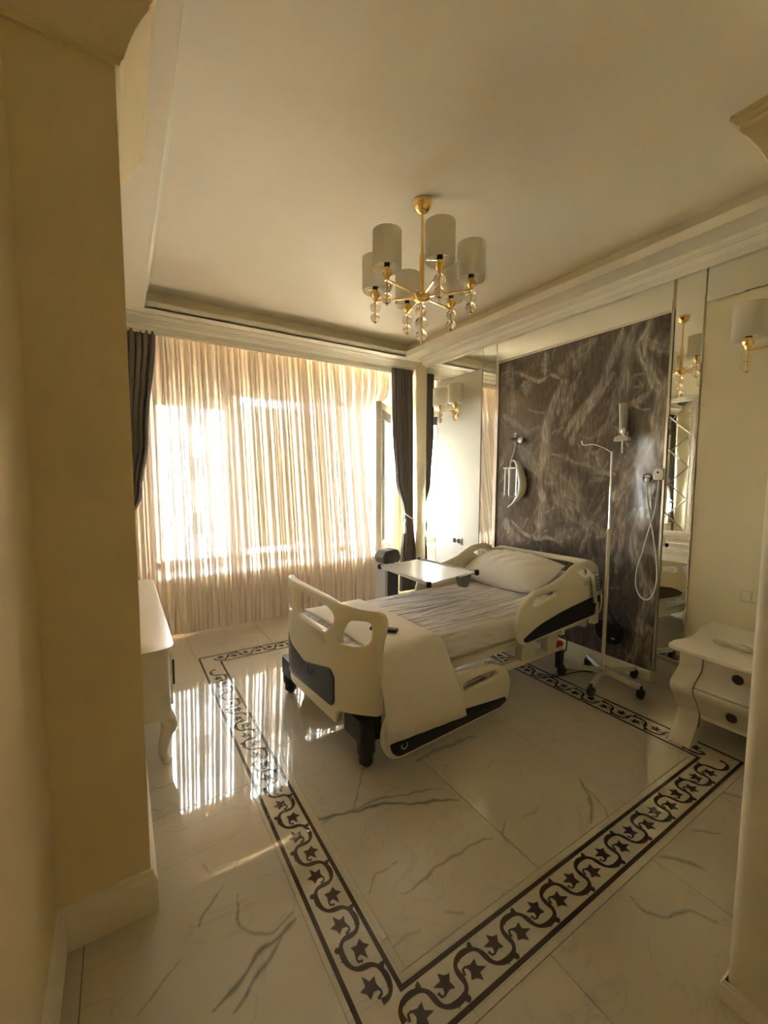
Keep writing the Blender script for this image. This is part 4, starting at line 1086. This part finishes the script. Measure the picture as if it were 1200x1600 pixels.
# ------------------------------------------------------------------ dresser on the left
dr = thing('dresser', 'long low white dresser with curved legs standing along the left wall', 'dresser', (0, 0, 0))
DY0, DY1, DX = 2.43, 4.16, .195
dpoly = rounded([(-.275, DY0), (DX, DY0), (DX, DY1), (-.275, DY1)], [.005, .075, .075, .005], 7)
MB().prism(dpoly, lambda a, bb, d: (a, bb, d), .265, .605).build('carcass', M['lacquer'], dr, smooth=True, angle=40)
tp = rounded([(-.277, DY0 - .022), (DX + .022, DY0 - .022), (DX + .022, DY1 + .02), (-.277, DY1 + .02)], [.005, .09, .09, .005], 7)
tp2 = rounded([(-.277, DY0 - .010), (DX + .010, DY0 - .010), (DX + .010, DY1 + .01), (-.277, DY1 + .01)], [.005, .08, .08, .005], 7)
MB().prism(tp, lambda a, bb, d: (a, bb, d), .625, .652).prism(tp2, lambda a, bb, d: (a, bb, d), .605, .627).build('top', M['lacquer'], dr, bevel=.006, seg=3)
for k in range(3):
    y0 = DY0 + .09 + k * .52
    dw = MB().box((DX - .004, y0, .29), (DX + .012, y0 + .505, .59)).build('drawer', M['lacquer'], dr, bevel=.006)
    for yy, zz in ((y0 + .06, .445),):
        MB().box((DX + .010, yy, .375), (DX + .028, yy + .018, .520)).build('pull', M['bronze'], dw, bevel=.005)
for (x, y) in ((DX - .045, DY0 + .055), (DX - .045, DY1 - .055), (-.23, DY0 + .055), (-.23, DY1 - .055)):
    pts = [(x, y, .275), (x + .022, y - .006, .235), (x + .020, y - .004, .185), (x + .002, y, .11), (x - .008, y, .05), (x + .004, y, .018), (x + .012, y, .0)]
    lg = MB().tube(smooth_path(pts, 5), [.046 - .026 * min(1, i / 22) + (.006 if i > 26 else 0) for i in range(31)], 12).build('leg', M['lacquer'], dr, smooth=True)
    MB().tube(smooth_path([(x + .03, y - .050, .255), (x + .055, y - .040, .225), (x + .050, y - .034, .19), (x + .035, y - .03, .165)], 5), [.012, .012] + [.010] * 12 + [.004, .003], 8).build('leg_carving', M['lacquer'], lg, smooth=True)

# ------------------------------------------------------------------ nightstand on the right
ns = thing('nightstand', 'white bombe nightstand with two drawers and dark knobs', 'nightstand', (0, 0, 0))
prof = [(2.790, .560), (2.802, .50), (2.800, .445), (2.745, .405), (2.700, .372), (2.702, .330), (2.755, .262), (2.800, .195), (2.812, .165), (2.790, .105), (2.735, .04), (2.712, .0)]
prf = [(v.x, v.z) for v in smooth_path([(a, 0, c) for a, c in prof], 5)]
def slab_along(y0, y1, dx, z0, z1, depth):
    P_ = [(a + dx, c) for a, c in prf if z0 - 1e-6 <= c <= z1 + 1e-6]
    return P_ + [(P_[-1][0] + depth, P_[-1][1]), (P_[0][0] + depth, P_[0][1])]
NY0, NY1 = .50, 1.125
for y0, y1 in ((NY1 - .112, NY1), (NY0, NY0 + .112)):
    front = [(a, c) for a, c in prf]
    back = [(a + .10 + .02 * math.sin(c * 9), c) for a, c in prf][::-1]
    MB().prism(front + back, lambda a, bb, d: (a, d, bb), y0, y1).build('front_leg', M['lacquer'], ns, smooth=True, angle=40)
for y in (NY0 + .03, NY1 - .03): MB().tube([(3.31, y, .2), (3.33, y, 0)], [.028, .018], 10).build('back_leg', M['lacquer'], ns, smooth=True)
MB().box((2.84, NY0 + .02, .165), (3.35, NY1 - .02, .562)).build('carcass', M['lacquer'], ns, bevel=.006)
gp = slab_along(0, 0, .012, .10, .56, .015)
for y in (NY1 - .1165, NY0 + .112): MB().prism(gp, lambda a, bb, d: (a, d, bb), y, y + .0045).build('groove', M['brownline'], ns)
for z0, z1, kz in ((.372, .556, .462), (.150, .366, .262)):
    P_ = slab_along(0, 0, .010, z0, z1, .06)
    d_ = MB().prism(P_, lambda a, bb, d: (a, d, bb), NY0 + .117, NY1 - .117).build('drawer', M['lacquer'], ns, smooth=True, angle=40)
    xk = min(P_, key=lambda q: abs(q[1] - kz) + (1 if q[0] > 2.86 else 0))[0]
    MB().lathe([(.010, .0), (.010, -.010), (.024, -.016), (.027, -.024), (.022, -.032), (.008, -.036), (.0001, -.036)], (xk + .006, .842, kz), 18, 'x').build('knob', M['bronze'], d_, smooth=True)
topo = [(v.x, v.y) for v in smooth_path([(2.70, NY1 + .022, 0), (2.78, NY1 + .028, 0), (2.86, NY1 + .010, 0), (2.95, NY1 + .004, 0), (3.06, NY1 + .02, 0), (3.16, NY1 + .045, 0), (3.30, NY1 + .05, 0), (3.372, NY1 + .05, 0)], 5)]
topo += [(3.372, NY0 - .03), (2.69, NY0 - .02)] + [(v.x, v.y) for v in smooth_path([(2.685, NY0, 0), (2.672, .66, 0), (2.668, .81, 0), (2.672, .96, 0), (2.685, 1.10, 0)], 4)]
MB().prism(topo, lambda a, bb, d: (a, bb, d), .560, .588).build('top', M['lacquer'], ns, bevel=.006, seg=3)
# twisted ornament lying on it
tw = thing('twisted_ornament', 'pale twisted ornament lying on the nightstand top', 'ornament', (2.925, .86, .5885))
for q in range(2):
    MB().tube([(.0 + .014 * math.cos(t * 9 + q * PI), .14 - t * .30, .0225 + .010 * math.sin(t * 9 + q * PI)) for t in [k / 40 for k in range(41)]], [.006 + .0075 * math.sin(PI * min(1, max(.04, k / 40))) ** .5 for k in range(41)], 10).build('strand', M['pale'], tw, smooth=True)

# ------------------------------------------------------------------ drip stand
iv = thing('drip_stand', 'cream metal drip stand on black casters beside the head of the bed', 'drip stand', (3.06, 1.735, 0))
MB().tube([(0, 0, .085), (0, 0, 1.165)], .0135, 12).lathe([(.017, 1.140), (.019, 1.150), (.019, 1.172), (.012, 1.180)], n=14).build('lower_pole', M['steel'], iv, smooth=True)
MB().tube([(0, 0, 1.16), (-.012, 0, 1.745)], .0075, 10).build('upper_pole', M['chrome'], iv, smooth=True)
hk = smooth_path([(-.012, 0, 1.735), (-.06, .03, 1.768), (-.13, .075, 1.795), (-.185, .11, 1.790), (-.198, .12, 1.808), (-.198, .12, 1.822)], 6)
MB().tube(hk, .004, 8).build('hook', M['chrome'], iv, smooth=True)
MB().lathe([(.03, .06), (.034, .065), (.034, .115), (.016, .125)], n=16).build('hub', M['steel'], iv, smooth=True)
for k in range(5):
    a = math.radians(196 + 72 * k); r = .285; x, y = r * math.cos(a), r * math.sin(a)
    lg = MB().prism([(-.014, .078), (.014, .078), (.012, .112), (-.012, .112)], lambda aa, bb, d: (d * math.cos(a) - aa * math.sin(a), d * math.sin(a) + aa * math.cos(a), bb - (d - .02) * .05), .02, r).build('leg', M['steel'], iv, bevel=.003)
    MB().lathe([(.008, -.018), (.034, -.016), (.038, -.006), (.038, .006), (.034, .016), (.008, .018)], (x, y, .038), 18, 'y').tube([(x, y, .05), (x, y, .095)], .012, 8).build('caster', M['black'], lg, smooth=True)

# ------------------------------------------------------------------ bedside wall fittings
WF = XW - .0005
va = thing('oxygen_valve', 'black and chrome gas valve with hose on the brown marble above the pillow', 'valve', (WF, 2.83, 1.925))
MB().lathe([(.030, 0), (.030, -.012), (.018, -.018), (.015, -.060)], n=16, axis='x').tube([(-.04, -.035, 0), (-.04, .005, 0)], .016, 12).build('wall_fitting', M['chrome'], va, smooth=True)
MB().tube([(-.042, .0, 0), (-.042, .085, .004)], [.022, .020], 12).build('valve_body', M['black'], va, smooth=True)
MB().lathe([(.024, -.030), (.028, -.034), (.028, -.05), (.020, -.054)], (0, -.022, -.006), 16, 'x').build('gauge_ring', M['silver'], va, smooth=True)
MB().tube([(-.042, .04, .015), (-.042, .045, .045)], .006, 8).ball((-.042, .046, .055), .016, 12).build('outlet_cap', M['plastic'], va, smooth=True)
MB().tube(smooth_path([(-.045, .045, -.015), (-.050, .040, -.07), (-.050, .065, -.15), (-.052, .090, -.22), (-.052, .095, -.275)], 6), .0065, 8).build('hose', M['hose'], va, smooth=True)

hb = thing('suction_jar', 'clear jar and coiled hose hung in a holder on the brown marble', 'jar holder', (WF, 2.90, 1.49))
MB().box((-.085, -.075, .150), (.0, .085, .166)).build('holder_plate', M['white'], hb, bevel=.004)
MB().lathe([(.0001, -.115), (.036, -.115), (.040, -.105), (.040, .135), (.036, .150)], (-.048, -.010, 0), 18).build('jar', M['clear'], hb, smooth=True)
for y in (.075, -.012): MB().tube([(-.060, y, .152), (-.060, y, -.130)], .0075, 8).build('holder_rod', M['white'], hb, smooth=True)
MB().tube(smooth_path([(-.05, .045, .16), (-.05, .040, .05), (-.05, .025, -.07), (-.045, -.03, -.125), (-.045, -.07, -.15)], 6), .005, 8).build('inner_tube', M['hose'], hb, smooth=True)
cres = smooth_path([(-.045, .02, .215), (-.05, -.02, .235), (-.05, -.065, .20), (-.045, -.10, .12), (-.04, -.125, .02), (-.04, -.115, -.07), (-.04, -.075, -.14), (-.045, -.02, -.195), (-.045, .045, -.240)], 6)
nC = len(cres)
MB().tube(cres, [.010 + .030 * max(0, math.sin(PI * (i / (nC - 1) - .15) / .75)) ** 1.2 if .15 < i / (nC - 1) < .9 else .009 for i in range(nC)], 12).build('mask_hose', M['hose'], hb, smooth=True)

fm = thing('flow_meter', 'clear flow meter bottle with pale wings on the brown marble right of the bed', 'flow meter', (WF, 1.815, 1.90))
MB().lathe([(.026, 0), (.026, -.01), (.014, -.014), (.012, -.055)], n=14, axis='x').build('wall_fitting', M['chrome'], fm, smooth=True)
MB().lathe([(.020, .0), (.026, .008), (.030, .20), (.031, .235), (.027, .235), (.022, .012), (.0001, .008)], (-.052, .0, -.005), 18).build('bottle', M['clear'], fm, smooth=True)
MB().tube([(-.075, .024, .225), (-.072, .012, .0)], .005, 8).build('edge_glint_strip', M['white'], fm, smooth=True)  # white strip in place of the bright glint down the bottle's edge
MB().lathe([(.016, -.07), (.020, -.074), (.020, -.086), (.012, -.09)], (0, -.02, .015), 14, 'x').build('gauge', M['chrome'], fm, smooth=True)
MB().prism(rounded([(-.055, -.045), (-.050, -.015), (-.02, .0), (.02, .0), (.052, -.012), (.058, -.045), (.02, -.040), (-.02, -.040)], .012, 4), lambda a, bb, d: (d, a, bb - .018), -.085, -.03).build('wing_knob', M['lightgrey'], fm, bevel=.006)
MB().tube([(-.055, .0, -.05), (-.055, -.002, -.155)], .0055, 8).build('outlet_tube', M['white'], fm, smooth=True)

def socket_plate(name, label, loc, ny, m, hole):
    s = thing(name, label, 'socket', loc)
    MB().box((-.009, -.04 * ny, -.04), (.0, .04 * ny, .04)).build('plate', m, s, bevel=.004)
    for k in range(ny):
        yc = (k - (ny - 1) / 2) * .075
        r = MB().lathe([(.030, -.009), (.030, -.0135), (.022, -.0135), (.022, -.0095), (.0001, -.0095)], (0, yc, 0), 20, 'x').build('socket_face', hole, s, smooth=True, angle=30)
        MB().lathe([(.0001, -.012), (.0035, -.012), (.0035, -.0094)], (0, yc - .009, 0), 8, 'x').lathe([(.0001, -.012), (.0035, -.012), (.0035, -.0094)], (0, yc + .009, 0), 8, 'x').build('pin_holes', M['black'], r)
    return s
s1 = socket_plate('wall_socket', 'square socket with a plugged white cord on the right edge of the marble', (WF, 1.637, 1.555), 1, M['lightgrey'], M['hose'])
rg = MB().lathe([(.033, -.009), (.035, -.011), (.035, -.014), (.033, -.014)], (0, 0, 0), 24, 'x').build('socket_rim', M['black'], s1, smooth=True)
MB().prism([(.024 * math.cos(t), .004 + .020 * math.sin(t)) for t in [PI * k / 10 for k in range(11)]], lambda a, bb, d: (d, a, bb), -.0155, -.013).build('upper_mark', M['pale'], s1)
socket_plate('double_socket', 'double socket with dark holes on the white gloss panel behind the bed', (XW - .0035, 3.735, .806), 2, M['white'], M['bronze'])

cd = thing('charging_cord', 'white looped cord hanging from the marble socket to a small round adapter', 'cord')
cpts = [(3.352, 1.632, 1.535), (3.350, 1.620, 1.40), (3.356, 1.585, 1.20), (3.360, 1.545, .98), (3.360, 1.530, .80), (3.362, 1.560, .66), (3.362, 1.62, .63), (3.362, 1.672, .70), (3.362, 1.678, .83), (3.362, 1.640, 1.00), (3.360, 1.610, 1.14), (3.358, 1.57, 1.30), (3.355, 1.553, 1.48), (3.350, 1.550, 1.54)]
MB().tube(smooth_path(cpts, 8), .0045, 8).build('cord', M['white'], cd, smooth=True)
MB().lathe([(.012, -.015), (.016, -.018), (.016, -.035), (.010, -.038)], (XW, 1.632, 1.540), 12, 'x').build('plug', M['white'], cd, smooth=True)
MB().prism(rounded([(-.034, -.045), (.034, -.045), (.034, .03), (.0, .048), (-.034, .03)], .02, 5), lambda a, bb, d: (XW + d, 1.553 + a, 1.585 + bb), -.042, 0.0).build('adapter', M['white'], cd, bevel=.008, seg=3)
MB().lathe([(.008, -.040), (.008, -.0445), (.0001, -.0445)], (XW, 1.553, 1.595), 10, 'x').build('adapter_dot', M['bronze'], cd)

sp_ = thing('light_switch', 'wide beige light switch on the beige panel above the nightstand', 'switch', (XW + .0055, 1.0 - .02, .800))
MB().box((-.009, -.075, -.042), (.0, .062, .042)).build('plate', M['pale'], sp_, bevel=.004)
for y in (-.032, .022): MB().box((-.013, y - .024, -.028), (-.008, y + .024, .028)).build('rocker', M['beige'], sp_, bevel=.003)

# black case hanging at the bed head
bc = thing('hanging_case', 'black rounded case hanging at the head end of the bed behind the drip stand', 'case', on_bed((2.335, -.56, .20)), math.radians(2.6))
MB().prism(rounded([(-.105, .155), (-.085, .05), (.0, .01), (.105, .02), (.110, .15), (.07, .20), (-.07, .20)], .05, 5), lambda a, bb, d: (d, -a, bb), -.045, .040).build('body', M['black'], bc, bevel=.02, seg=3, smooth=True, angle=50)
MB().box((-.047, -.075, .07), (-.043, -.05, .082)).build('case_highlight', M['lightgrey'], bc)  # small pale plate that paints the white highlight on the black case
MB().tube(smooth_path([(-.0, -.05, .19), (-.045, -.04, .27), (-.09, .0, .32), (-.11, .03, .34)], 5), .006, 8).build('strap', M['black'], bc, smooth=True)

# floor cords under the bed head
fc = thing('floor_cord', 'thin dark cord with a plug lying on the floor under the bed head', 'cord')
MB().tube(smooth_path([(2.72, 2.06, .006), (2.85, 2.00, .006), (2.98, 1.99, .007), (3.06, 2.00, .007), (3.13, 1.97, .006), (3.22, 1.98, .006), (3.30, 1.95, .006), (3.345, 1.96, .006)], 8), .0045, 8).build('cord', M['grey'], fc, smooth=True)
MB().tube(smooth_path([(2.78, 1.99, .006), (2.92, 1.95, .006), (3.03, 1.93, .008), (3.10, 1.90, .012)], 8), .0045, 8).tube([(3.09, 1.905, .013), (3.14, 1.865, .014)], [.008, .013], 10).build('plug_lead', M['black'], fc, smooth=True)

# ------------------------------------------------------------------ framed mirror over the dresser (seen in the mirror strip)
fmr = thing('framed_mirror', 'tall silver framed mirror with crossed bevels on the left wall above the dresser', 'mirror', (-.279, 3.36, 1.72))
MB().box((.0, -.50, -.96), (.012, .50, .96)).build('mirror_glass', M['mirror'], fmr)
fo = MB()
for lo, hi in (((0, -.58, -1.02), (.03, -.50, 1.02)), ((0, .50, -1.02), (.03, .58, 1.02)), ((0, -.50, -1.02), (.03, .50, -.95)), ((0, -.50, .95), (.03, .50, 1.02))): fo.box(lo, hi)
fo.build('frame', M['silver'], fmr, bevel=.008)
bd = MB()
for k in range(68):
    for y in (-.565, -.515, .515, .565): bd.ball((.032, y, -1.0 + k * .0298), .0115, 6)
bd.build('beading', M['chrome'], fmr, smooth=True)['kind'] = 'stuff'
xb_ = MB()
for k in range(4):
    z0 = -.95 + k * .475
    for (a, c_) in (((-.50, z0), (.0, z0 + .475)), ((.0, z0), (-.50, z0 + .475)), ((.50, z0), (.0, z0 + .475)), ((.0, z0), (.50, z0 + .475))):
        xb_.tube([(.013, a[0], a[1]), (.013, c_[0], c_[1])], .010, 6)
xb_.build('bevel_bars', M['silver'], fmr)
